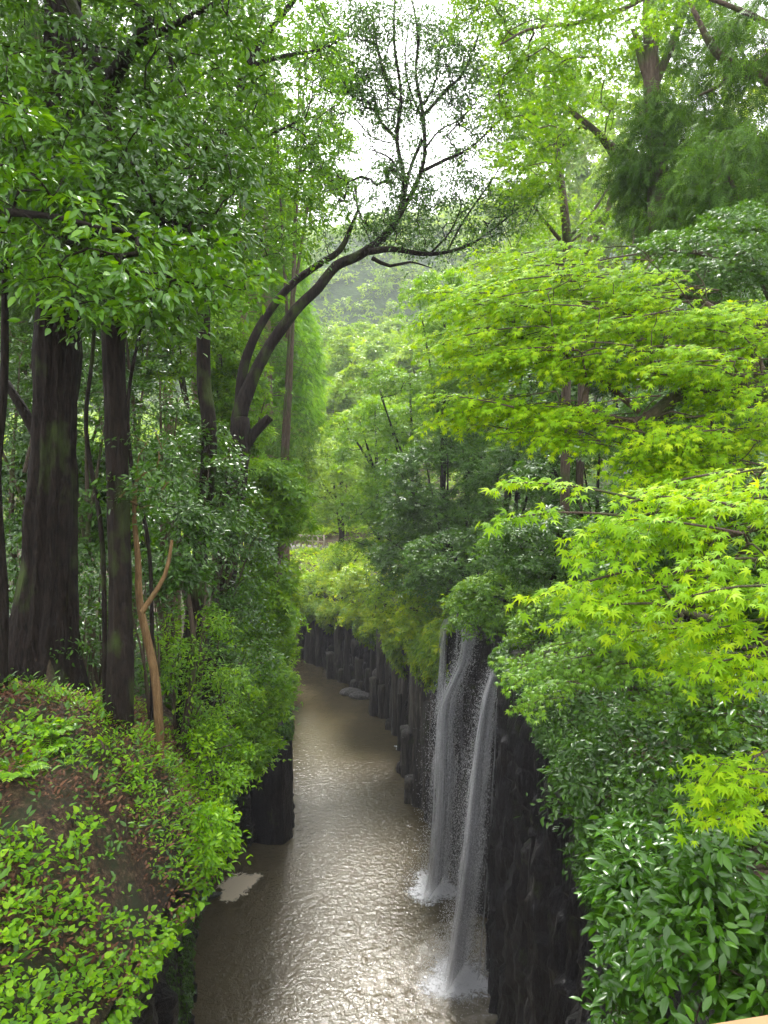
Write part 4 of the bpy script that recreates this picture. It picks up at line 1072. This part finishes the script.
cover('undergrowth', 'dark undergrowth on the wooded slope behind the right-hand maples', 9000, (8, 60), (10, 90), lambda x, y: (~inside(x, y, RIVER)) & (seg_dist(x, y, RT) < seg_dist(x, y, LT)), 'tuft', 'maple_deep', .5, rng, lift=(.1, 2.2), clump=4, spread=.6)
cover('undergrowth', 'bright ferny cover on the slope behind the far railing', 3600, (-28, 4), (86, 108), lambda x, y: (~inside(x, y, RIVER)), 'tuft', 'creeper', .45, rng, lift=(.05, .7), clump=4, spread=.5)
cover('undergrowth', 'low green plants on the slope in front of the far railing', 2200, (-24, 2), (73, 84), lambda x, y: (~inside(x, y, RIVER)) & (seg_dist(x, y, RT) < 40), 'tuft', 'creeper', .34, rng, lift=(.02, .3), clump=4, spread=.4)
# the far-off wood on the hills: crowns that read as one mass
n_ = 4200
hx = rng.uniform(-170, 230, n_); hy = rng.uniform(120, 330, n_); hz = np.maximum(np.where(hy > 172, ridge(hx, hy), 0), ground(hx, hy)) + 2.5
g = Geo(); spray(g, 'tuft', np.stack([hx, hy, hz], -1), rng.uniform(2.5, 4.5, n_), 34, 1.7, rng, thick=.42, droop=.7, tilt=.3)
tag(g.build('forest', M['far_leaf']), 'far-off wood covering the hazy hills', kind='stuff')

# leaves spilling over the lips and down the faces
def lipleaves(name, label, foot_, lip_, ztab, side, y0, y1, mat, size, n, depth, rng, kind='tuft', out=.35, gaps=.0, f=.55):
    pts, s = resample(np.concatenate([foot_, lip_], 1), .1)
    pts = pts[(pts[:, 3] > y0) & (pts[:, 3] < y1)]
    i = rng.integers(0, len(pts), n)
    q = pts[i]
    ze = np.interp(q[:, 3], *ztab)
    tan = np.gradient(pts[:, 2:], axis=0); tan /= np.linalg.norm(tan, axis=1, keepdims=True); nor = (np.stack([tan[:, 1], -tan[:, 0]], -1) * side)[i]
    lobe = noise(np.stack([q[:, 2], q[:, 3], 0 * ze], -1), f) * .5 + .5
    dep = depth(q[:, 3]) * np.clip(lobe, .08, 1.3)
    dz = rng.random(n) ** 1.1 * dep
    fr = np.clip((ze - dz + 1) / (ze + 1), 0, 1) ** POW
    xy = q[:, :2] * (1 - fr[:, None]) + q[:, 2:] * fr[:, None]
    bulge = out * (np.sin(np.clip(dz / np.maximum(dep, .1), 0, 1) * 2.6 + .4)) * (.5 + lobe)
    keep = lobe > gaps
    pos = np.concatenate([xy + nor * (bulge + rng.uniform(.0, .3, n))[:, None], (ze - dz + .35)[:, None]], 1)[keep]
    N = len(pos); nor = nor[keep]
    Yd = np.concatenate([nor * .5, -.8 * np.ones((N, 1))], 1) + rng.normal(0, .45, (N, 3))
    Zn = np.concatenate([nor * .8, .8 * np.ones((N, 1))], 1) + rng.normal(0, .3, (N, 3))
    g = Geo(); cl = noise(pos, 1.4) * .35 + .4
    place(g, kind, pos, Yd, Zn, size * rng.uniform(.6, 1.3, N), cl + rng.uniform(-.3, .3, N))
    return tag(g.build(name, M[mat]), label, kind='stuff')
lipleaves('creeper', 'hanging creeper spilling down the tops of the basalt columns', RF, RT, zR, -1, 36.5, 76, 'creeper', .42, 9000, lambda y: np.interp(y, [36, 44, 52, 62, 76], [6.0, 6.0, 5.0, 3.6, 2.4]), rng, out=1.0, f=1.1)
lipleaves('creeper', 'leaves spilling over the right rim beside the falls', RF, RT, zR, -1, 9, 29.6, 'maple_deep', .20, 9000, lambda y: np.interp(y, [9, 14, 20, 29], [5.5, 5.0, 2.6, 1.2]), rng, out=.5)
lipleaves('creeper', 'leaves hanging over the left lip of the gorge', LF, LT, zL, 1, 16, 68, 'evergreen_light', .20, 12000, lambda y: np.interp(y, [16, 24, 34, 38, 44, 68], [1.0, 1.8, 2.2, .5, 2.6, 4.0]), rng, out=.25)
lipleaves('creeper', 'broad fresh leaves drooping over the near undercut edge', LF, LT, zL, 1, 5, 16, 'fresh', .12, 1000, lambda y: 0 * y + 1.5, rng, kind='heart', out=.06, f=2.2, gaps=.25)
lipleaves('creeper', 'dull green plants clinging to the low rock at the left water edge', LF, LF, ([-15, 8, 30, 100], [11., 10., 5., 4.0]), 1, 5, 33, 'evergreen', .15, 9000, lambda y: 0 * y + 9, rng, out=.30, gaps=.52, f=.8)

# ferns and young plants that stand out on the bank
def fern(loc, label, seed, r=.4, mat='fresh'):
    rng = RNG(seed); root = empty('fern', loc, label, 'fern', 'ferns on the left bank')
    nf = 9
    for k in range(nf):
        a = 2 * math.pi * k / nf + rng.normal(0, .2); g = Geo(); L = r * rng.uniform(.7, 1.1)
        o = np.array([math.cos(a), math.sin(a), 0])
        s = np.linspace(0, 1, 14)[:, None]
        path = loc + o * s * L + UP * (np.sin(s * 2.1) * L * .45)
        tube(g, path, np.linspace(.005, .0015, 14), 4)
        T = nrm(np.gradient(path, axis=0)); sd = np.cross(o, UP)
        pos, Y, Zv, sz = [], [], [], []
        for i in range(2, 14):
            for sg in (-1, 1):
                pos.append(path[i]); Y.append(sd * sg + T[i] * .45 - UP * .1); Zv.append(UP + o * .3); sz.append(L * .33 * math.sin(.35 + 2.6 * (i / 14)) + .01)
        place(g, 'oval', np.array(pos), np.array(Y), np.array(Zv), np.array(sz), rng.random(len(pos)))
        g.build('frond', M[mat], root)
for k, (u, v, t, lab, r) in enumerate([(56, 742, 12.2, 'yellow green fern below the fluted trunk', .42), (50, 765, 11.8, 'fern just in front of the topmost one, below the fluted trunk', .36), (18, 770, 11.0, 'fern at the left edge of the muddy slope', .4),
                                       (75, 700, 13.4, 'small fern at the foot of the gap between the dark trunks', .26), (196, 765, 13.6, 'pale fern beside the fresh green bush', .36)]):
    p = P(u, v, t); fern(gp(p[0], p[1], .02), lab, 600 + k, r)
for k, (u, v, t, lab, r) in enumerate([(95, 770, 12.0, 'glossy young plant right of the exposed root', .2), (20, 810, 10, 'broad leaved plant at the left edge', .26), (10, 835, 9.0, 'broad leaved plant lowest at the left edge', .26), (88, 690, 13.6, 'leafy young plant between the trunk bases', .25), (170, 800, 12.4, 'young plant on the bare earth near the lip', .2)]):
    p = P(u, v, t); b = gp(p[0], p[1], 0)
    shrub(lab, 620 + k, [(b + [0, 0, .22], np.array([r, r, r * .7]), 9)], .12, .12, 9, mat='fresh', base=b - [0, 0, .1], group='young plants on the muddy slope', name='young_plant', cat='plant', stems=3, tw=.003)

# ------------------------------------------------------------------ rocks at the water's edge
def boulder(loc, r, label, seed, mat='boulder', group=None, sq=(1, 1, .6)):
    n, m = 14, 20
    th = np.linspace(0, math.pi, n); ph = np.linspace(0, 2 * math.pi, m, endpoint=False)
    V = np.array([[math.sin(a) * math.cos(b), math.sin(a) * math.sin(b), math.cos(a)] for a in th for b in ph])
    q = V + nrm(np.round(V * 1.6)) * .25
    q = q * (1 + .22 * noise(V + seed, 1.3) + .1 * noise(V + seed, 3.5))[:, None]
    q = q * np.array(sq) * r + np.array(loc)
    F4 = [(i * m + j, (i + 1) * m + j, (i + 1) * m + (j + 1) % m, i * m + (j + 1) % m) for i in range(n - 1) for j in range(m)]
    return tag(Geo().add(q, F4=F4).build('boulder', M[mat]), label, 'boulder', group)
GB = 'rocks at the foot of the right cliff'
boulder(PZ(352, 692, .1), .75, 'flat pale rock left of its twin at the foot of the columns', 1, group=GB, sq=(1, .8, .35))
boulder(PZ(361, 696, .1), .75, 'flat grey rock right of its twin at the foot of the columns', 2, group=GB, sq=(1.1, .7, .35))
boulder(PZ(410, 768, .2), .75, 'dark rock in the water just left of the falls', 3, 'rock_dark', GB, (.9, .9, .8))
boulder(P(377, 675, 63), .5, 'white capped stub of rock stuck to the columns above the twin rocks', 4, group=GB, sq=(.7, .7, .8))
boulder(PZ(528, 1010, .1), .8, 'mossy rock at the water under the black face', 5, 'bank_rock', GB, (.8, .9, 1.6))

# ------------------------------------------------------------------ the waterfalls
def flow_sheet(g_list, path, width, wid2, seed, mat, parent, label=None, dens=.0, nu=14, top=.1, name='sheet'):
    """curtain of falling water following a path; width at lip and at foot; tint holds how dense it is"""
    pts, w = smooth_path(path, np.linspace(width, wid2, len(path)), .3)
    n = len(pts); rng = RNG(seed)
    u = np.linspace(-1, 1, nu)
    V, A, UVs = [], [], []
    ln = np.r_[0, np.cumsum(np.linalg.norm(np.diff(pts, axis=0), axis=1))]
    wob = rng.uniform(0, 6, 3)
    for i in range(n):
        T = nrm(pts[min(i + 1, n - 1)] - pts[max(i - 1, 0)])
        sd = nrm(np.cross(T, np.array([-1., -.25, 0.])));  sd = nrm(np.array([sd[0] * .3, sd[1], 0.]) + np.array([.55, .0, 0]))
        back = np.array([.5, .8, 0.])
        for k in range(nu):
            off = u[k] * w[i] * (1 + .12 * math.sin(ln[i] * .8 + wob[0] + k * .4))
            V.append(pts[i] + sd * off + back * (.12 * w[i] * (u[k] ** 2) + .05 * math.sin(k * 2.1 + ln[i] * .5 + wob[1])))
            A.append(dens + .24 - (.55 + .3 * math.sin(ln[i] * 1.9 + wob[2] + k)) * abs(u[k]) ** 2.0 - .15 * (ln[i] / ln[-1]))
            UVs.append((u[k] * w[i] * 1.0 + 7 * seed, ln[i]))
    idx = np.arange(n * nu).reshape(n, nu)
    q = np.stack([idx[:-1, :-1], idx[:-1, 1:], idx[1:, 1:], idx[1:, :-1]], -1).reshape(-1, 4)
    g = Geo().add(V, F4=q, tint=A)
    o = g.build(name, M[mat], parent, smooth=True)
    uvl = o.data.uv_layers.new(name='flow')
    li = np.empty(len(o.data.loops), np.int32); o.data.loops.foreach_get('vertex_index', li)
    uvl.data.foreach_set('uv', np.array(UVs, np.float32)[li].ravel())
    return o
def drops(parent, path, spread0, spread1, n, size, seed, name='droplets', splash=None):
    rng = RNG(seed)
    pts, w = smooth_path(path, np.linspace(spread0, spread1, len(path)), .15)
    f = rng.random(n) ** .8; i = (f * (len(pts) - 1)).astype(int)
    pos = pts[i] + rng.normal(0, 1, (n, 3)) * w[i][:, None] * [1, 1, .3]
    if splash is not None:
        c, rad, hh, m = splash
        th = rng.uniform(0, 6.28, m); r = np.abs(rng.normal(0, rad * .55, m)); z = np.abs(rng.normal(0, hh, m)) * np.exp(-(r / rad) ** 2)
        pos = np.concatenate([pos, np.stack([c[0] + np.cos(th) * r, c[1] + np.sin(th) * r, z], -1)])
    N = len(pos)
    O = np.array([(1, 0, 0), (-1, 0, 0), (0, 1, 0), (0, -1, 0), (0, 0, 2.6), (0, 0, -2.6)], float)
    T = np.array([(0, 2, 4), (2, 1, 4), (1, 3, 4), (3, 0, 4), (2, 0, 5), (1, 2, 5), (3, 1, 5), (0, 3, 5)])
    s = size * rng.uniform(.4, 1.3, N) ** 1.5
    V = pos[:, None] + O[None] * s[:, None, None]
    g = Geo().add(V.reshape(-1, 3), F3=(T[None] + (np.arange(N) * 6)[:, None, None]).reshape(-1, 3))
    o = g.build(name, M['spray'], parent); o['kind'] = 'stuff'
    return o

# main fall, thrown out from the lip
lip2 = P(512, 643, 31.4)
p2 = [lip2 + [1.3, .9, .35], lip2, P(499, 662, 31.0), P(489, 690, 30.7), P(481, 740, 30.4), P(475, 800, 30.2), P(468, 870, 30.2), P(461, 930, 30.4), P(456, 972, 31.0)]
f2 = empty('waterfall', PZ(458, 975, 0), 'main white waterfall arcing off the right cliff into a splash', 'waterfall', 'waterfalls on the right cliff')
SD = np.array([.75, .55, 0.])
def strands(par, path, n, spread0, spread1, w0, w1, dens, seed, shift=0.):
    rg = RNG(seed); path = np.array(path); m = len(path); s_ = np.linspace(0, 1, m)
    for k in range(n):
        o0 = rg.uniform(-1, 1); o = shift + o0 * (spread0 + (spread1 - spread0) * s_ ** .8) + .05 * np.sin(s_ * rg.uniform(4, 9) + rg.uniform(0, 6))
        q = path + SD * o[:, None] + np.array([-.3, -.5, 0]) * rg.uniform(-.3, .3)
        k0 = 0 if rg.random() < .6 else rg.integers(0, m // 2)
        f_ = rg.uniform(.6, 1.3)
        flow_sheet(None, list(q[k0:]), w0 * f_, w1 * f_, seed * 20 + k, 'fall', par, dens=dens * rg.uniform(.5, 1.2), nu=8, name='strand')
flow_sheet(None, p2, .36, 1.15, 1, 'fall', f2, dens=.75)
flow_sheet(None, [q + SD * .1 + np.array([-.05, -.2, 0]) for q in p2], .46, 2.0, 11, 'fall', f2, dens=.42)
strands(f2, p2, 9, .10, .6, .08, .3, .4, 2)
flow_sheet(None, [q + SD * .25 for q in p2[1:]], .4, 2.2, 3, 'fall', f2, dens=.26)
p2b = [p2[1] + [.25, .1, -.2], P(503, 690, 31.3), P(499, 760, 31.2), P(494, 850, 31.1), P(489, 930, 31.1), P(487, 972, 31.2)]
strands(f2, p2b, 5, .1, .7, .08, .25, .3, 4)
drops(f2, p2, .10, .50, 30000, .0075, 4, splash=(PZ(456, 978, 0), 1.9, .7, 9000))
# left fall, in two threads sliding down the rock
p1 = [P(472, 612, 35.0) + [.5, .4, .1], P(469, 622, 34.8), P(468, 638, 34.4), P(464, 660, 34.3), P(454, 685, 34.6), P(447, 705, 35), P(445, 745, 35.4), P(444, 800, 36), P(441, 850, 36.5), P(438, 884, 37.2)]
f1 = empty('waterfall', PZ(438, 882, 0), 'thinner pale waterfall left of the main one, split into threads at the top', 'waterfall', 'waterfalls on the right cliff')
flow_sheet(None, p1, .30, 1.25, 5, 'fall', f1, dens=.68)
flow_sheet(None, [q + np.array([-.05, -.2, 0]) for q in p1], .45, 2.2, 12, 'fall', f1, dens=.36)
strands(f1, p1, 8, .12, .6, .08, .3, .4, 6)
p1b = [P(447, 618, 37.6), P(443, 640, 36.9), P(441, 700, 36.6), P(440, 760, 36.6), P(438, 830, 37.0), P(435, 878, 37.4)]
flow_sheet(None, p1b, .45, 1.3, 6, 'fall', f1, dens=.3)
strands(f1, p1b, 5, .2, .5, .08, .25, .34, 7)
p1c = [P(456, 610, 36.6), P(457, 640, 35.9), P(455, 668, 35.8)]
flow_sheet(None, p1c, .2, .3, 7, 'fall', f1, dens=.15)
flow_sheet(None, [P(460, 690, 35.0), P(462, 760, 35), P(460, 850, 35.6), P(456, 890, 36.4)], .6, .9, 8, 'fall', f1, dens=.06)
drops(f1, p1, .15, .56, 26000, .0085, 9, splash=(PZ(436, 884, 0), 1.4, .4, 3000))
# slim side trickle right of the main fall
f3 = empty('waterfall', PZ(497, 985, 0), 'thin grey trickle on the black rock right of the main waterfall', 'waterfall', 'waterfalls on the right cliff')
flow_sheet(None, [P(507, 690, 31.2), P(504, 720, 30.9), P(500, 780, 30.6), P(498, 860, 30.6), P(497, 960, 30.8)], .16, .45, 10, 'fall', f3, dens=.12)

# foam on the water
def foam_disc(c, rx, ry, mat, label, name='foam', rot=0, z=.012, k=.55, edge=None):
    n, m = 14, 36
    V, A = [[c[0], c[1], z]], [k]
    for i in range(1, n + 1):
        for j in range(m):
            a = 2 * math.pi * j / m; r = i / n
            wob = 1 + .15 * math.sin(a * 3 + c[0]) + .08 * math.sin(a * 5 + c[1])
            x, y = math.cos(a) * rx * r * wob, math.sin(a) * ry * r * wob
            V.append([c[0] + x * math.cos(rot) - y * math.sin(rot), c[1] + x * math.sin(rot) + y * math.cos(rot), z]); A.append(k * (1 - r ** 2) - .25 * r ** 2)
    T = [(0, 1 + j, 1 + (j + 1) % m) for j in range(m)]
    Q = [(1 + (i - 1) * m + j, 1 + i * m + j, 1 + i * m + (j + 1) % m, 1 + (i - 1) * m + (j + 1) % m) for i in range(1, n) for j in range(m)]
    return tag(Geo().add(V, F3=T, F4=Q, tint=A).build(name, M[mat]), label, kind='stuff')
foam_disc(PZ(458, 980, 0), 2.6, 2.2, 'foam_white', 'white foam where the main waterfall lands', k=.6)
foam_disc(PZ(434, 888, 0), 2.2, 2.4, 'foam_white', 'white foam where the thinner waterfall lands', k=.6, z=.016)
foam_disc(PZ(402, 748, 0), .9, .8, 'foam_white', 'pale froth beside the dark rock left of the falls', k=.62)
foam_disc(PZ(238, 886, 0), 1.5, 2.3, 'foam_tan', 'tan scum foam curled in the hollow of the left bank', k=.68, rot=-.35, z=.02)

# ------------------------------------------------------------------ far footpath with its railing
A_, B_ = P(262, 552, 86), P(324, 549, 84)
for q_ in (A_, B_): q_[2] = max(q_[2], float(ground(q_[:1], q_[1:2])[0]) + .1)
A_[2] = B_[2] = max(A_[2], B_[2]) + .25
print('railing z', A_[2])
fw = empty('railing', (A_ + B_) / 2 - [0, 0, .5], 'weathered wooden railing along the far footpath at the bend', 'railing')
def bx(g, a, b, w, h):
    a, b = np.array(a, float), np.array(b, float); d = nrm(b - a); s = nrm(np.cross(d, UP)) * w / 2; u = np.array([0, 0, h / 2])
    if abs(d[2]) > .9: s = np.array([w / 2, 0, 0]); u = np.array([0, h / 2, 0])
    V = [a - s - u, a + s - u, a + s + u, a - s + u, b - s - u, b + s - u, b + s + u, b - s + u]
    g.add(V, F4=[(0, 1, 2, 3), (5, 4, 7, 6), (1, 5, 6, 2), (4, 0, 3, 7), (3, 2, 6, 7), (4, 5, 1, 0)])
for hh in (.55, 1.15):
    g = Geo(); bx(g, A_ + [0, 0, hh], B_ + [0, 0, hh], .12, .12); g.build('rail', M['fence_wood'], fw)
for k in range(12):
    p = A_ + (B_ - A_) * k / 11
    g = Geo(); bx(g, p - [0, 0, .1], p + [0, 0, 1.3], .16, .16); g.build('post', M['fence_wood'], fw)
g = Geo(); V0 = A_ - [1.5, 0, 0]; V1 = B_ + [.6, 0, 0]
bx(g, V0 - [0, -.9, .45], V1 - [0, -.9, .45], 2.4, .7)
tag(g.build('path', M['stone_wall']), 'stone edged footpath ledge under the far railing', kind='structure')

# ------------------------------------------------------------------ handrail of the viewing bridge
zr = 21.55
ra, rb = PZ(700, 1026, zr), PZ(768, 1015, zr)
d = nrm(rb - ra)
hr = empty('handrail', ra - [0, 0, .9], 'tan wooden handrail of the viewing bridge at the bottom right corner', 'handrail')
g = Geo(); s = rb + d * 2.2; e = ra - d * .25
nrl = nrm(np.cross(d, UP))
bx(g, e - nrl * .0 + np.cross(UP, d) * -.07 - [0, 0, .04], s + np.cross(UP, d) * -.07 - [0, 0, .04], .14, .08)
g.build('rail', M['rail_wood'], hr)
for k in (.55, 1.6, 2.5):
    g = Geo(); p = ra + d * k + np.cross(UP, d) * -.07; bx(g, p - [0, 0, 1.2], p - [0, 0, .085], .07, .07); g.build('post', M['rail_wood'], hr)

# ------------------------------------------------------------------ rain haze
g = Geo(); x0, x1, y0, y1, z0, z1 = -425, 425, -45, 465, -3, 150
g.add([(x0, y0, z0), (x1, y0, z0), (x1, y1, z0), (x0, y1, z0), (x0, y0, z1), (x1, y0, z1), (x1, y1, z1), (x0, y1, z1)],
      F4=[(0, 3, 2, 1), (4, 5, 6, 7), (0, 1, 5, 4), (1, 2, 6, 5), (2, 3, 7, 6), (3, 0, 4, 7)])
hm = bpy.data.materials.new('rain_haze'); hm.use_nodes = True; t = hm.node_tree; t.nodes.clear()
o_ = t.nodes.new('ShaderNodeOutputMaterial'); pv = t.nodes.new('ShaderNodeVolumePrincipled')
pv.inputs['Color'].default_value = (.93, .95, 1, 1); pv.inputs['Density'].default_value = HAZE = .0005; pv.inputs['Anisotropy'].default_value = 0
t.links.new(pv.outputs[0], o_.inputs['Volume'])
tag(g.build('haze', hm), 'pale rain haze filling the valley', kind='stuff')

# ------------------------------------------------------------------ overcast light
wd = bpy.data.worlds.new('World'); scene.world = wd; wd.use_nodes = True
t = wd.node_tree; t.nodes.clear()
EL_, RO_ = math.radians(49), math.radians(354)
sky = t.nodes.new('ShaderNodeTexSky'); sky.sky_type = 'NISHITA'; sky.sun_disc = False; sky.sun_elevation = EL_; sky.sun_rotation = RO_
sky.dust_density = 4; sky.air_density = 1.2
hs = t.nodes.new('ShaderNodeHueSaturation'); hs.inputs['Saturation'].default_value = .12; hs.inputs['Value'].default_value = 1.0
tc = t.nodes.new('ShaderNodeTexCoord'); cl = t.nodes.new('ShaderNodeTexNoise'); cl.inputs['Scale'].default_value = 2.2; cl.inputs['Detail'].default_value = 6
cr = t.nodes.new('ShaderNodeMapRange'); cr.inputs[3].default_value = .85; cr.inputs[4].default_value = 1.15
mu = t.nodes.new('ShaderNodeVectorMath'); mu.operation = 'SCALE'
mix = t.nodes.new('ShaderNodeMix'); mix.data_type = 'RGBA'; mix.inputs[0].default_value = .6; mix.inputs[7].default_value = (9.2, 9.1, 9.6, 1)   # bright cloud layer
bg = t.nodes.new('ShaderNodeBackground'); bg.inputs[1].default_value = .10
out = t.nodes.new('ShaderNodeOutputWorld')
t.links.new(tc.outputs['Generated'], cl.inputs['Vector']); t.links.new(cl.outputs[0], cr.inputs[0])
t.links.new(sky.outputs[0], hs.inputs['Color']); t.links.new(hs.outputs[0], mix.inputs[6])
t.links.new(mix.outputs[2], mu.inputs[0]); t.links.new(cr.outputs[0], mu.inputs['Scale'])
t.links.new(mu.outputs[0], bg.inputs[0]); t.links.new(bg.outputs[0], out.inputs[0])
sl = bpy.data.lights.new('sun', 'SUN'); sl.energy = 1.5; sl.angle = math.radians(11); sl.color = (1, .97, .92)
so = bpy.data.objects.new('sun', sl); COL.objects.link(so)
# Nishita: rotation measured from +Y, clockwise seen from above
az = RO_
sdir = np.array([math.sin(az) * math.cos(EL_), math.cos(az) * math.cos(EL_), math.sin(EL_)])
from mathutils import Vector
so.rotation_euler = Vector(sdir).to_track_quat('Z', 'Y').to_euler()

cam = bpy.data.cameras.new('camera'); co = bpy.data.objects.new('camera', cam); COL.objects.link(co); scene.camera = co
co.location = (0, 0, H); co.rotation_euler = (math.pi / 2 - PITCH, 0, 0)
cam.sensor_fit = 'VERTICAL'; cam.sensor_height = 24; cam.lens = F / 1024 * 24; cam.clip_start = .05; cam.clip_end = 2000

scene.view_settings.view_transform = 'Standard'; scene.view_settings.look = 'None'; scene.view_settings.gamma = 1; scene.view_settings.exposure = 2.35
cy = scene.cycles
cy.max_bounces = 8; cy.diffuse_bounces = 2; cy.glossy_bounces = 2; cy.transmission_bounces = 4; cy.transparent_max_bounces = 12; cy.volume_bounces = 0
cy.use_denoising = True; cy.denoiser = 'OPENIMAGEDENOISE'; cy.denoising_input_passes = 'RGB_ALBEDO_NORMAL'
cy.denoising_prefilter = 'ACCURATE'
cy.sample_clamp_indirect = 6; cy.caustics_reflective = False; cy.caustics_refractive = False
cy.use_adaptive_sampling = True; cy.adaptive_threshold = .012
print('tris', sum(len(o.data.polygons) for o in scene.objects if o.type == 'MESH'))
